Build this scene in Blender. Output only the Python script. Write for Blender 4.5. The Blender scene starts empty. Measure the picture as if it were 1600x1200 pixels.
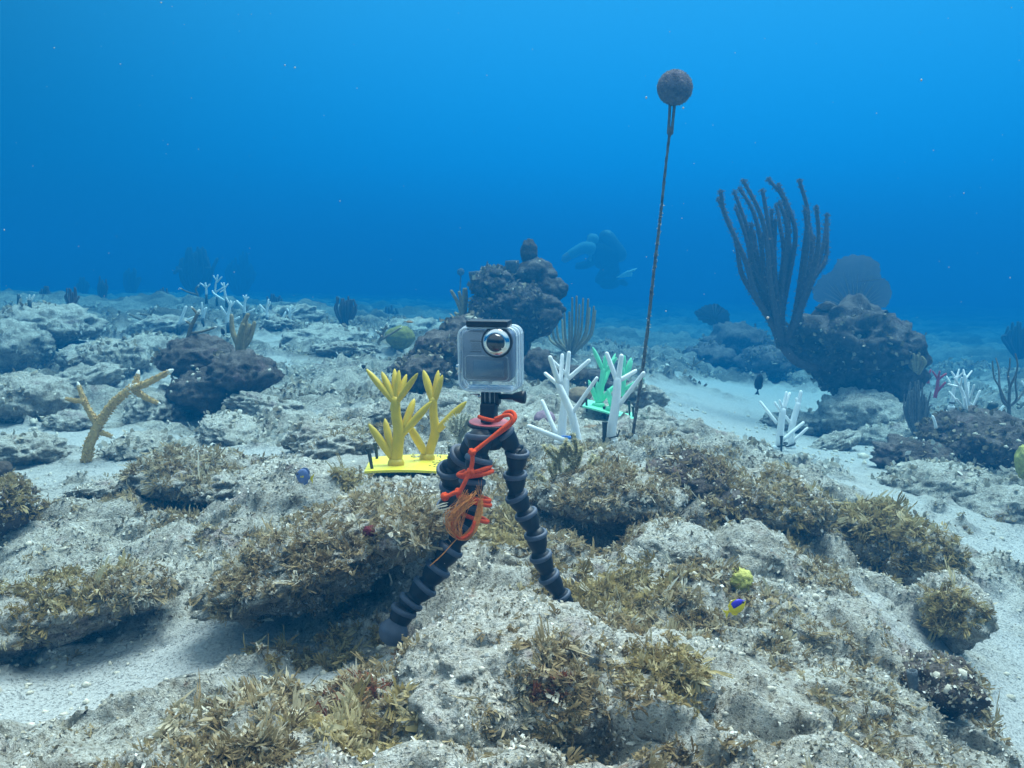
import bpy, bmesh, math, random
import numpy as np
from mathutils import Vector, Matrix
from mathutils.bvhtree import BVHTree

random.seed(7)
RNG = np.random.default_rng(7)
sc = bpy.context.scene
COL = sc.collection

# ------------------------------------------------------------------ camera
F = 1640.0                      # focal length in photo pixels (1600 wide)
CAM = Vector((0.0, 0.0, 0.60))
PITCH = math.atan(170 / F)      # looking slightly down
cam_d = bpy.data.cameras.new('camera')
cam_d.sensor_width = 36.0
cam_d.lens = 36.0 * F / 1600.0
cam_d.clip_start = 0.02
cam_d.clip_end = 400
cam = bpy.data.objects.new('camera', cam_d)
COL.objects.link(cam)
cam.location = CAM
cam.rotation_euler = (math.radians(90) - PITCH, 0, 0)
sc.camera = cam

# ------------------------------------------------------------------ light
SUN_EL, SUN_AZ = math.radians(72), math.radians(48)     # azimuth from +Y towards +X
world = bpy.data.worlds.new('World')
sc.world = world
world.use_nodes = True
wn, wl = world.node_tree.nodes, world.node_tree.links
wn.clear()
w_out = wn.new('ShaderNodeOutputWorld')
w_bg = wn.new('ShaderNodeBackground')
w_tc = wn.new('ShaderNodeTexCoord')
w_sep = wn.new('ShaderNodeSeparateXYZ')
w_map = wn.new('ShaderNodeMapRange')
w_map.inputs['From Min'].default_value = -1
w_map.inputs['From Max'].default_value = 1
w_ramp = wn.new('ShaderNodeValToRGB')
cr = w_ramp.color_ramp
SKY = [(-1.0, (0.030, 0.060, 0.090)), (-0.10, (0.0007, 0.082, 0.232)), (0.0, (0.0007, 0.098, 0.250)),
       (0.10, (0.0008, 0.130, 0.318)), (0.26, (0.0140, 0.139, 0.292)), (0.40, (0.60, 0.76, 0.88)),  # upper stop: band above the view, raised to add side light on corals
       (0.55, (1.0, 1.0, 1.0)), (1.0, (1.0, 1.0, 1.0))]
while len(cr.elements) < len(SKY):
    cr.elements.new(0.5)
for e, (z, c) in zip(cr.elements, SKY):
    e.position = (z + 1) / 2
    e.color = (*c, 1)
wl.new(w_tc.outputs['Generated'], w_sep.inputs[0])
wl.new(w_sep.outputs['Z'], w_map.inputs['Value'])
wl.new(w_map.outputs[0], w_ramp.inputs[0])
# the water is a little brighter towards the sun's side
w_dot = wn.new('ShaderNodeVectorMath'); w_dot.operation = 'DOT_PRODUCT'
_a, _e = math.radians(12), math.radians(28)
w_dot.inputs[1].default_value = (math.sin(_a) * math.cos(_e), math.cos(_a) * math.cos(_e), math.sin(_e))
w_m2 = wn.new('ShaderNodeMapRange'); w_m2.interpolation_type = 'SMOOTHSTEP'
w_m2.inputs['From Min'].default_value = 0.70
w_m2.inputs['From Max'].default_value = 1.0
w_m2.inputs['To Min'].default_value = 0.58
w_m2.inputs['To Max'].default_value = 1.46
w_mul = wn.new('ShaderNodeVectorMath'); w_mul.operation = 'SCALE'
wl.new(w_tc.outputs['Generated'], w_dot.inputs[0])
wl.new(w_dot.outputs['Value'], w_m2.inputs['Value'])
wl.new(w_ramp.outputs[0], w_mul.inputs[0])
wl.new(w_m2.outputs[0], w_mul.inputs['Scale'])
wl.new(w_mul.outputs[0], w_bg.inputs['Color'])
w_bg.inputs['Strength'].default_value = 1.3
wl.new(w_bg.outputs[0], w_out.inputs['Surface'])

sun_d = bpy.data.lights.new('sun', 'SUN')
sun_d.energy = 5.0
sun_d.angle = math.radians(38)
sun_d.color = (1.0, 0.90, 0.85)
sun = bpy.data.objects.new('sun', sun_d)
COL.objects.link(sun)
sd = Vector((math.sin(SUN_AZ) * math.cos(SUN_EL), math.cos(SUN_AZ) * math.cos(SUN_EL), math.sin(SUN_EL)))
sun.rotation_euler = sd.to_track_quat('Z', 'Y').to_euler()
sun.location = sd * 30

vs = sc.view_settings
vs.view_transform = 'Standard'
vs.look = 'None'
vs.exposure = 0.82
vs.gamma = 1.0
vs.use_curve_mapping = False
cy = sc.cycles
cy.use_denoising = True
try:
    cy.denoiser = 'OPENIMAGEDENOISE'
except Exception:
    pass
cy.max_bounces = 6
cy.diffuse_bounces = 3
cy.glossy_bounces = 2
cy.transmission_bounces = 4
cy.transparent_max_bounces = 10
cy.volume_bounces = 1
cy.caustics_reflective = False
cy.caustics_refractive = False

HAZE_DENSITY = 0.28
HAZE_COLOR = (0.0026, 0.066, 0.155)       # share of the density that scatters
HAZE_ABSORB = (0.06, 0.41, 0.58)

# ------------------------------------------------------------------ placement helpers
_cp, _sp = math.cos(PITCH), math.sin(PITCH)

def ray(px, py):
    x, u = (px - 800) / F, (600 - py) / F
    return Vector((x, _cp + u * _sp, -_sp + u * _cp))

def P(px, py, d):
    """the point of the place that stands d metres ahead on the sight line of a photo pixel"""
    r = ray(px, py)
    return CAM + r * (d / r.y)

def M(px, d):
    """photo pixels to metres at distance d"""
    return px * d / F

# ------------------------------------------------------------------ noise
def _hash(ix, iy, iz, seed):
    h = (ix * 374761393 + iy * 668265263 + iz * 2147483647 + seed * 1274126177) & 0xFFFFFFFF
    h = ((h ^ (h >> 13)) * 1274126177) & 0xFFFFFFFF
    h = ((h ^ (h >> 16)) * 2246822519) & 0xFFFFFFFF
    return ((h ^ (h >> 15)) & 0xFFFFFF) / float(0xFFFFFF)

def vnoise(p, seed=0):
    """value noise in [-1, 1]; p is (n, 3)"""
    i = np.floor(p).astype(np.int64)
    f = p - i
    f = f * f * f * (f * (f * 6 - 15) + 10)
    out = 0
    for dx in (0, 1):
        wx = f[:, 0] if dx else 1 - f[:, 0]
        for dy in (0, 1):
            wy = f[:, 1] if dy else 1 - f[:, 1]
            for dz in (0, 1):
                wz = f[:, 2] if dz else 1 - f[:, 2]
                out = out + wx * wy * wz * _hash(i[:, 0] + dx, i[:, 1] + dy, i[:, 2] + dz, seed)
    return out * 2 - 1

def fbm(p, octaves=4, seed=0, gain=0.5):
    a, s, out = 1.0, 1.0, 0
    for o in range(octaves):
        out = out + a * vnoise(p * s + o * 17.3, seed + o)
        a *= gain
        s *= 2.03
    return out

def worley(p, seed=0):
    """distance to the nearest feature point (n, 3)"""
    i = np.floor(p).astype(np.int64)
    best = np.full(len(p), 9.0)
    for dx in (-1, 0, 1):
        for dy in (-1, 0, 1):
            for dz in (-1, 0, 1):
                c = i + np.array([dx, dy, dz])
                q = np.stack([_hash(c[:, 0], c[:, 1], c[:, 2], seed + k) for k in range(3)], 1) + c
                best = np.minimum(best, ((q - p) ** 2).sum(1))
    return np.sqrt(best)

def worley2(x, y, seed=0):
    ix, iy = np.floor(x).astype(np.int64), np.floor(y).astype(np.int64)
    best = np.full(len(x), 9.0)
    for dx in (-1, 0, 1):
        for dy in (-1, 0, 1):
            cx, cy_ = ix + dx, iy + dy
            qx = _hash(cx, cy_, cx * 0, seed) + cx
            qy = _hash(cx, cy_, cx * 0, seed + 1) + cy_
            best = np.minimum(best, (qx - x) ** 2 + (qy - y) ** 2)
    return np.sqrt(best)

def smooth(a, b, x):
    t = np.clip((x - a) / (b - a), 0, 1)
    return t * t * (3 - 2 * t)

# ------------------------------------------------------------------ object helpers
def tag(o, label=None, cat=None, group=None, kind=None):
    if label: o['label'] = label
    if cat: o['category'] = cat
    if group: o['group'] = group
    if kind: o['kind'] = kind
    return o

def empty(name, loc, label=None, cat=None, group=None, rz=0.0):
    o = bpy.data.objects.new(name, None)
    COL.objects.link(o)
    o.location = loc
    o.rotation_euler.z = rz
    o.empty_display_size = 0.02
    return tag(o, label, cat, group)

def mesh_np(name, verts, faces, mat=None, parent=None, shade=True, origin=None, attrs=None):
    """faces: (n, 3) or (n, 4) array, or list of tuples; verts in world space"""
    me = bpy.data.meshes.new(name)
    v = np.asarray(verts, dtype=np.float64)
    loc = Vector((0, 0, 0))
    if parent is not None:
        inv = np.array(parent.matrix_basis.inverted() if parent.parent is None else
                       (parent.parent.matrix_basis @ parent.matrix_basis).inverted())
        v = v @ inv[:3, :3].T + inv[:3, 3]
    elif origin is not None:
        loc = Vector(origin)
        v = v - np.array(origin)
    if isinstance(faces, np.ndarray):
        k = faces.shape[1]
        me.vertices.add(len(v))
        me.vertices.foreach_set('co', v.astype(np.float32).ravel())
        me.loops.add(faces.size)
        me.loops.foreach_set('vertex_index', faces.astype(np.int32).ravel())
        me.polygons.add(len(faces))
        me.polygons.foreach_set('loop_start', np.arange(0, faces.size, k, dtype=np.int32))
        me.polygons.foreach_set('loop_total', np.full(len(faces), k, dtype=np.int32))
        me.update(calc_edges=True)
        me.validate()
    else:
        me.from_pydata([tuple(q) for q in v], [], faces)
        me.update()
    if shade:
        me.polygons.foreach_set('use_smooth', np.ones(len(me.polygons), dtype=bool))
    for an, av in (attrs or {}).items():
        at = me.attributes.new(an, 'FLOAT', 'POINT')
        at.data.foreach_set('value', np.asarray(av, dtype=np.float32))
    o = bpy.data.objects.new(name, me)
    COL.objects.link(o)
    if mat: me.materials.append(mat)
    if parent is not None: o.parent = parent
    o.location = loc
    return o

class MB:
    """collects geometry for ONE mesh object (world space)"""
    def __init__(s): s.v, s.f = [], []
    def add(s, v, f):
        n = len(s.v)
        s.v += [tuple(q) for q in v]
        s.f += [tuple(i + n for i in q) for q in f]
        return s
    def tube(s, pts, sides=8, sub=3, cap0=True, cap1=True, round1=True, round0=False):
        """pts: list of (Vector, radius)"""
        pp = [Vector(p) for p, r in pts]
        rr = [r for p, r in pts]
        if sub > 1 and len(pp) > 2:
            q, qr = [], []
            for i in range(len(pp) - 1):
                a, b = pp[max(i - 1, 0)], pp[i]
                c, d = pp[i + 1], pp[min(i + 2, len(pp) - 1)]
                for k in range(sub):
                    t = k / sub
                    q.append(0.5 * ((2 * b) + (c - a) * t + (2 * a - 5 * b + 4 * c - d) * t * t + (3 * b - a - 3 * c + d) * t ** 3))
                    qr.append(rr[i] * (1 - t) + rr[i + 1] * t)
            q.append(pp[-1]); qr.append(rr[-1])
            pp, rr = q, qr
        if round1:
            dirn = (pp[-1] - pp[-2]).normalized(); e, r = pp[-1], rr[-1]
            for a in (35, 65, 84):
                pp.append(e + dirn * r * math.sin(math.radians(a))); rr.append(r * math.cos(math.radians(a)))
        if round0:
            dirn = (pp[0] - pp[1]).normalized(); e, r = pp[0], rr[0]
            for a in (35, 65, 84):
                pp.insert(0, e + dirn * r * math.sin(math.radians(a))); rr.insert(0, r * math.cos(math.radians(a)))
        n0 = len(s.v)
        t = (pp[1] - pp[0]).normalized()
        nrm = t.orthogonal().normalized()
        for i, (p, r) in enumerate(zip(pp, rr)):
            a, b = pp[max(i - 1, 0)], pp[min(i + 1, len(pp) - 1)]
            t = (b - a).normalized() if (b - a).length > 1e-9 else t
            nrm = (nrm - t * nrm.dot(t))
            nrm = nrm.normalized() if nrm.length > 1e-6 else t.orthogonal().normalized()
            bn = t.cross(nrm)
            for k in range(sides):
                an = 2 * math.pi * k / sides
                s.v.append(tuple(p + (nrm * math.cos(an) + bn * math.sin(an)) * r))
        for i in range(len(pp) - 1):
            for k in range(sides):
                a = n0 + i * sides + k
                b = n0 + i * sides + (k + 1) % sides
                s.f.append((a, b, b + sides, a + sides))
        if cap0: s.f.append(tuple(n0 + k for k in range(sides))[::-1])
        if cap1:
            m = n0 + (len(pp) - 1) * sides
            s.f.append(tuple(m + k for k in range(sides)))
        return s
    def lathe(s, prof, origin, axis, sides=20, side=None):
        """prof: list of (radius, height along axis)"""
        axis = Vector(axis).normalized()
        u = axis.orthogonal().normalized(); w = axis.cross(u)
        n0 = len(s.v)
        for r, h in prof:
            for k in range(sides):
                a = 2 * math.pi * k / sides
                s.v.append(tuple(Vector(origin) + axis * h + (u * math.cos(a) + w * math.sin(a)) * r))
        for i in range(len(prof) - 1):
            for k in range(sides):
                a = n0 + i * sides + k; b = n0 + i * sides + (k + 1) % sides
                s.f.append((a, b, b + sides, a + sides))
        s.f.append(tuple(n0 + k for k in range(sides))[::-1])
        m = n0 + (len(prof) - 1) * sides
        s.f.append(tuple(m + k for k in range(sides)))
        return s
    def box(s, c, h, mtx=None, bevel=0.0):
        bm = bmesh.new()
        bmesh.ops.create_cube(bm, size=2.0)
        for v in bm.verts: v.co = Vector((v.co.x * h[0], v.co.y * h[1], v.co.z * h[2]))
        if bevel:
            bmesh.ops.bevel(bm, geom=bm.edges[:], offset=bevel, segments=2, affect='EDGES', profile=0.6)
        bm.verts.index_update()
        vv = [(mtx @ (v.co + Vector(c))) if mtx else (v.co + Vector(c)) for v in bm.verts]
        s.add(vv, [[v.index for v in f.verts] for f in bm.faces])
        bm.free()
        return s
    def build(s, name, mat, parent=None, shade=True, origin=None):
        o = mesh_np(name, np.array(s.v), s.f, mat, parent, shade, origin)
        bm = bmesh.new(); bm.from_mesh(o.data)
        bmesh.ops.recalc_face_normals(bm, faces=bm.faces[:])
        bm.to_mesh(o.data); bm.free()
        return o

# ------------------------------------------------------------------ materials
def new_mat(name):
    m = bpy.data.materials.new(name)
    m.use_nodes = True
    nt = m.node_tree
    return m, nt, nt.nodes['Principled BSDF']

def n_noise(nt, scale, detail=5, rough=0.6, vec=None, lac=2.0):
    n = nt.nodes.new('ShaderNodeTexNoise')
    n.inputs['Scale'].default_value = scale
    n.inputs['Detail'].default_value = detail
    n.inputs['Roughness'].default_value = rough
    if vec: nt.links.new(vec, n.inputs['Vector'])
    return n.outputs['Fac']

def n_ramp(nt, fac, stops):
    r = nt.nodes.new('ShaderNodeValToRGB')
    els = r.color_ramp.elements
    while len(els) < len(stops): els.new(0.5)
    for e, (p, c) in zip(els, stops):
        e.position = p
        e.color = (*c, 1) if len(c) == 3 else c
    nt.links.new(fac, r.inputs[0])
    return r.outputs[0]

def n_mix(nt, fac, a, b, mode='MIX'):
    m = nt.nodes.new('ShaderNodeMix')
    m.data_type = 'RGBA'; m.blend_type = mode
    ins = [i for i in m.inputs if i.enabled or True]
    fi, ai, bi = m.inputs[0], m.inputs[6], m.inputs[7]
    for s, v in ((fi, fac), (ai, a), (bi, b)):
        if isinstance(v, (int, float)): s.default_value = v
        elif isinstance(v, tuple): s.default_value = (*v, 1)
        else: nt.links.new(v, s)
    return m.outputs[2]

def n_math(nt, op, a, b=0.0):
    m = nt.nodes.new('ShaderNodeMath'); m.operation = op
    for s, v in ((m.inputs[0], a), (m.inputs[1], b)):
        if isinstance(v, (int, float)): s.default_value = v
        else: nt.links.new(v, s)
    return m.outputs[0]

def n_pos(nt):
    return nt.nodes.new('ShaderNodeNewGeometry').outputs['Position']

def n_bump(nt, bsdf, height, strength, dist):
    b = nt.nodes.new('ShaderNodeBump')
    b.inputs['Strength'].default_value = strength
    b.inputs['Distance'].default_value = dist
    nt.links.new(height, b.inputs['Height'])
    nt.links.new(b.outputs[0], bsdf.inputs['Normal'])

def simple(name, c, rough=0.5, spec=0.4, var=0.12, scale=60, bump=0.0, bscale=200, bdist=0.002, metal=0.0):
    m, nt, b = new_mat(name)
    p = n_pos(nt)
    f = n_noise(nt, scale, 4, 0.6, p)
    lo = tuple(max(0, x * (1 - var)) for x in c); hi = tuple(min(1, x * (1 + var)) for x in c)
    nt.links.new(n_ramp(nt, f, [(0.3, lo), (0.7, hi)]), b.inputs['Base Color'])
    b.inputs['Roughness'].default_value = rough
    b.inputs['Specular IOR Level'].default_value = spec
    b.inputs['Metallic'].default_value = metal
    if bump: n_bump(nt, b, n_noise(nt, bscale, 4, 0.6, p), bump, bdist)
    return m

def reef_mat(name, pale=1.0, dark=0.5, sand_attr=False, tint=(1.0, 1.0, 0.98), bstr=0.9):
    """encrusted reef limestone: sediment dust, turf, coralline crusts"""
    m, nt, b = new_mat(name)
    p = n_pos(nt)
    big = n_noise(nt, 4.5, 6, 0.62, p)
    mid = n_noise(nt, 22, 7, 0.68, p)
    fine = n_noise(nt, 110, 6, 0.72, p)
    grit = n_noise(nt, 420, 3, 0.7, p)
    t = lambda c: tuple(x * y for x, y in zip(c, tint))
    base = n_ramp(nt, mid, [(0.25, t((0.16, 0.125, 0.08))), (0.40, t((0.33, 0.285, 0.215))), (0.53, t((0.53, 0.485, 0.405))), (0.70, t((0.70, 0.675, 0.61)))])
    dust = n_ramp(nt, fine, [(0.28, t((0.31, 0.27, 0.20))), (0.42, t((0.58, 0.55, 0.48))), (0.60, t((0.78, 0.77, 0.73)))])
    shift = n_math(nt, 'ADD', n_math(nt, 'MULTIPLY', big, 0.75), n_math(nt, 'MULTIPLY', mid, 0.5))
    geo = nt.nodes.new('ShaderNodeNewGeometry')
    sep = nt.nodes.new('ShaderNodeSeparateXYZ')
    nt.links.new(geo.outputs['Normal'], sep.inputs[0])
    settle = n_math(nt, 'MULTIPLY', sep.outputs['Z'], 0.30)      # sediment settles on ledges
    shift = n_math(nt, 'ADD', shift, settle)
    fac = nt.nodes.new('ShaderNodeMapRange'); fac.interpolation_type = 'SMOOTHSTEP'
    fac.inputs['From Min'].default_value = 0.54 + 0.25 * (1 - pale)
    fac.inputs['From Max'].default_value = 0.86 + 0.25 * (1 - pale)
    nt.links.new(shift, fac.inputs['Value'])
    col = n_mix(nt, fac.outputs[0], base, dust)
    # dark turf patches, coralline pink and rust patches
    turf = n_ramp(nt, n_noise(nt, 13, 8, 0.75, p), [(0.50 - 0.08 * dark, (0, 0, 0)), (0.62 - 0.04 * dark, (1, 1, 1))])
    turf = n_math(nt, 'MULTIPLY', turf, 0.55 * dark + 0.12)
    col = n_mix(nt, turf, col, t((0.13, 0.10, 0.06)))
    pinkf = n_math(nt, 'MULTIPLY', n_ramp(nt, n_noise(nt, 9, 6, 0.7, p), [(0.57, (0, 0, 0)), (0.68, (1, 1, 1))]), 0.5)
    col = n_mix(nt, pinkf, col, (0.34, 0.21, 0.22))
    rustf = n_math(nt, 'MULTIPLY', n_ramp(nt, n_noise(nt, 31, 4, 0.6, p), [(0.67, (0, 0, 0)), (0.74, (1, 1, 1))]), 0.6)
    col = n_mix(nt, rustf, col, (0.27, 0.12, 0.055))
    speck = n_ramp(nt, grit, [(0.36, (0.42, 0.38, 0.32)), (0.50, (0.95, 0.95, 0.95)), (0.72, (1.0, 1.0, 1.0))])
    col = n_mix(nt, 0.65, col, n_mix(nt, 1.0, col, speck, 'MULTIPLY'))
    pit = n_ramp(nt, n_noise(nt, 190, 3, 0.6, p), [(0.34, (1, 1, 1)), (0.43, (0, 0, 0))])
    col = n_mix(nt, n_math(nt, 'MULTIPLY', pit, 0.6), col, (0.10, 0.080, 0.055))
    h = n_math(nt, 'ADD', n_math(nt, 'MULTIPLY', mid, 1.1), n_math(nt, 'ADD', n_math(nt, 'MULTIPLY', fine, 0.8), n_math(nt, 'MULTIPLY', grit, 0.28)))
    if sand_attr:
        ac_ = nt.nodes.new('ShaderNodeAttribute'); ac_.attribute_name = 'cover'     # thicker turf on the outer reef
        brown = n_ramp(nt, fine, [(0.3, (0.035, 0.032, 0.022)), (0.5, (0.095, 0.085, 0.055)), (0.7, (0.22, 0.20, 0.15))])
        col = n_mix(nt, n_math(nt, 'MULTIPLY', ac_.outputs['Fac'], 0.85), col, brown)
        at = nt.nodes.new('ShaderNodeAttribute'); at.attribute_name = 'sand'
        sandc = n_ramp(nt, n_noise(nt, 300, 4, 0.7, p), [(0.30, (0.22, 0.21, 0.195)), (0.44, (0.40, 0.40, 0.385)), (0.7, (0.49, 0.49, 0.485))])
        col = n_mix(nt, at.outputs['Fac'], col, sandc)
        h = n_math(nt, 'MULTIPLY', h, n_math(nt, 'SUBTRACT', 1.0, n_math(nt, 'MULTIPLY', at.outputs['Fac'], 0.7)))
    nt.links.new(col, b.inputs['Base Color'])
    b.inputs['Roughness'].default_value = 0.95
    b.inputs['Specular IOR Level'].default_value = 0.12
    h = n_math(nt, 'SUBTRACT', h, n_math(nt, 'MULTIPLY', pit, 0.35))
    n_bump(nt, b, h, bstr, 0.022)
    return m

def frond_mat(name, stops, transl=0.25):
    m, nt, b = new_mat(name)
    at = nt.nodes.new('ShaderNodeAttribute'); at.attribute_name = 'tint'
    col = n_ramp(nt, at.outputs['Fac'], stops)
    f = n_noise(nt, 150, 3, 0.6, n_pos(nt))
    col = n_mix(nt, 0.5, col, n_mix(nt, 1.0, col, n_ramp(nt, f, [(0.3, (0.5, 0.5, 0.5)), (0.65, (1, 1, 1))]), 'MULTIPLY'))
    nt.links.new(col, b.inputs['Base Color'])
    b.inputs['Roughness'].default_value = 0.7
    b.inputs['Specular IOR Level'].default_value = 0.25
    tr = nt.nodes.new('ShaderNodeBsdfTranslucent')
    nt.links.new(col, tr.inputs['Color'])
    mx = nt.nodes.new('ShaderNodeMixShader'); mx.inputs[0].default_value = transl
    nt.links.new(b.outputs[0], mx.inputs[1]); nt.links.new(tr.outputs[0], mx.inputs[2])
    nt.links.new(mx.outputs[0], nt.nodes['Material Output'].inputs['Surface'])
    return m

MAT = {}
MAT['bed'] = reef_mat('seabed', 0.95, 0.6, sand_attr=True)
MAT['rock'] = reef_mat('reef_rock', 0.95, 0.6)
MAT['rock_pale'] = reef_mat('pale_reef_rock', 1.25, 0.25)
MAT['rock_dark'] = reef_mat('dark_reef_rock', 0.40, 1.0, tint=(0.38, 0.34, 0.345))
MAT['algae'] = frond_mat('brown_algae', [(0.0, (0.12, 0.083, 0.040)), (0.3, (0.29, 0.205, 0.098)), (0.6, (0.43, 0.33, 0.175)), (0.85, (0.56, 0.475, 0.31)), (1.0, (0.74, 0.70, 0.58))], 0.4)
MAT['algae_gold'] = frond_mat('golden_algae', [(0.0, (0.16, 0.11, 0.038)), (0.4, (0.34, 0.245, 0.090)), (0.75, (0.46, 0.36, 0.155)), (1.0, (0.62, 0.53, 0.32))], 0.4)
MAT['algae_red'] = frond_mat('rusty_algae', [(0.0, (0.14, 0.040, 0.020)), (0.5, (0.32, 0.105, 0.045)), (1.0, (0.45, 0.24, 0.12))], 0.35)
MAT['turf'] = frond_mat('turf', [(0.0, (0.16, 0.125, 0.075)), (0.25, (0.36, 0.30, 0.20)), (0.55, (0.56, 0.52, 0.43)), (1.0, (0.80, 0.79, 0.75))], 0.2)
MAT['yellow'] = simple('yellow_plastic', (0.62, 0.43, 0.020), 0.45, 0.4, 0.08, 40, 0.25, 350, 0.0008)
MAT['yellow_plate'] = simple('yellow_plate', (0.74, 0.61, 0.035), 0.5, 0.4, 0.07, 50, 0.2, 300, 0.0006)
MAT['white'] = simple('white_plastic', (0.87, 0.87, 0.87), 0.45, 0.4, 0.05, 40, 0.15, 250, 0.0008)
MAT['green'] = simple('green_plastic', (0.22, 0.76, 0.48), 0.45, 0.4, 0.08, 40)
MAT['red'] = simple('red_plastic', (0.62, 0.05, 0.06), 0.5, 0.4, 0.1, 40)
MAT['black'] = simple('black_plastic', (0.009, 0.011, 0.016), 0.45, 0.3, 0.2, 80)
MAT['stake'] = simple('dark_stake', (0.035, 0.042, 0.035), 0.6, 0.3, 0.3, 90)
MAT['rubber'] = simple('grey_rubber', (0.070, 0.086, 0.125), 0.55, 0.4, 0.15, 120, 0.1, 500, 0.0004)
MAT['pad'] = simple('red_rubber_pad', (0.80, 0.17, 0.19), 0.5, 0.35, 0.08, 90)
MAT['cord'] = simple('orange_cord', (0.72, 0.075, 0.012), 0.75, 0.2, 0.18, 500, 0.6, 900, 0.0009)
MAT['fray'] = simple('frayed_strands', (0.70, 0.26, 0.06), 0.7, 0.2, 0.35, 200)
MAT['body'] = simple('camera_grey', (0.105, 0.15, 0.22), 0.38, 0.5, 0.06, 60)
MAT['panel'] = simple('camera_panel', (0.075, 0.11, 0.165), 0.3, 0.5, 0.05, 60)
MAT['screen'] = simple('camera_screen', (0.07, 0.13, 0.20), 0.12, 0.6, 0.05, 60)
MAT['metal'] = simple('steel', (0.55, 0.56, 0.58), 0.22, 0.5, 0.05, 60, metal=1.0)
MAT['blue_tie'] = simple('blue_tie', (0.03, 0.16, 0.55), 0.5, 0.4, 0.1)
MAT['float'] = simple('fouled_float', (0.125, 0.112, 0.13), 0.95, 0.1, 0.5, 70, 1.0, 160, 0.006)
MAT['rope'] = simple('fouled_rope', (0.12, 0.11, 0.095), 0.95, 0.1, 0.65, 90, 1.0, 260, 0.004)
MAT['rod'] = simple('sea_rod', (0.105, 0.080, 0.074), 0.9, 0.1, 0.25, 90, 0.8, 420, 0.003)
MAT['rod_tan'] = simple('tan_sea_rod', (0.30, 0.24, 0.13), 0.9, 0.1, 0.25, 90, 0.8, 420, 0.003)
MAT['rod_grey'] = simple('grey_gorgonian', (0.15, 0.14, 0.13), 0.9, 0.1, 0.3, 90, 0.6, 420, 0.002)
MAT['stem_dark'] = simple('dark_stem', (0.045, 0.040, 0.025), 0.9, 0.1, 0.3, 90)
MAT['polyp'] = frond_mat('polyps', [(0.0, (0.62, 0.54, 0.30)), (1.0, (0.82, 0.76, 0.52))], 0.65)
MAT['rod_fuzz'] = frond_mat('rod_fuzz', [(0.0, (0.10, 0.075, 0.065)), (1.0, (0.22, 0.175, 0.15))], 0.3)
MAT['polyp_white'] = frond_mat('white_polyps', [(0.0, (0.60, 0.60, 0.48)), (1.0, (0.80, 0.80, 0.68))], 0.5)
MAT['staghorn'] = simple('staghorn', (0.50, 0.335, 0.135), 0.85, 0.15, 0.22, 120)
MAT['stag_tip'] = simple('staghorn_tip', (0.78, 0.76, 0.70), 0.8, 0.2, 0.06, 120)
MAT['stag_dull'] = simple('staghorn_dull', (0.19, 0.155, 0.10), 0.9, 0.1, 0.3, 90)
MAT['brain'] = simple('brain_coral', (0.21, 0.20, 0.055), 0.9, 0.1, 0.3, 60, 1.0, 110, 0.006)
MAT['brain_tan'] = simple('tan_brain_coral', (0.24, 0.17, 0.11), 0.9, 0.1, 0.25, 60, 1.0, 220, 0.004)
MAT['mauve'] = simple('mauve_coral', (0.25, 0.17, 0.22), 0.9, 0.1, 0.25, 90, 0.8, 220, 0.003)
MAT['sponge_yellow'] = simple('yellow_sponge', (0.42, 0.40, 0.11), 0.85, 0.15, 0.3, 120, 1.0, 160, 0.005)
MAT['sponge_red'] = simple('dark_red_sponge', (0.10, 0.007, 0.012), 0.8, 0.2, 0.4, 100, 1.0, 160, 0.006)
MAT['sponge_brown'] = simple('brown_sponge', (0.075, 0.058, 0.046), 0.9, 0.1, 0.35, 80, 1.0, 140, 0.006)
MAT['sponge_grey'] = simple('grey_sponge', (0.10, 0.115, 0.13), 0.9, 0.1, 0.3, 80, 1.0, 140, 0.004)
MAT['fish_blue'] = simple('blue_fish', (0.12, 0.17, 0.36), 0.5, 0.4, 0.12, 200)
MAT['fish_yellow'] = simple('yellow_fish', (0.75, 0.56, 0.010), 0.45, 0.4, 0.08, 200)
MAT['fish_violet'] = simple('violet_fish', (0.035, 0.012, 0.42), 0.45, 0.4, 0.1, 200)
MAT['fish_dark'] = simple('dark_fish', (0.016, 0.018, 0.025), 0.6, 0.3, 0.2, 200)
MAT['fish_orange'] = simple('orange_fish', (0.55, 0.22, 0.02), 0.5, 0.4, 0.1, 200)
MAT['eye'] = simple('fish_eye', (0.01, 0.01, 0.012), 0.1, 0.6, 0.05)
MAT['neoprene'] = simple('neoprene', (0.010, 0.011, 0.014), 0.8, 0.2, 0.2, 30)
MAT['sleeve'] = simple('pale_sleeve', (0.26, 0.34, 0.36), 0.8, 0.2, 0.1, 30)
MAT['skin'] = simple('skin', (0.42, 0.20, 0.13), 0.6, 0.3, 0.1, 50)
MAT['tank'] = simple('dive_tank', (0.06, 0.065, 0.07), 0.4, 0.5, 0.1, 30)
MAT['snow'] = simple('snow_flake', (0.42, 0.43, 0.43), 0.8, 0.2, 0.1)
MAT['shell'] = simple('pale_rubble', (0.52, 0.48, 0.40), 0.9, 0.15, 0.35, 60, 0.7, 200, 0.003)

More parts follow.
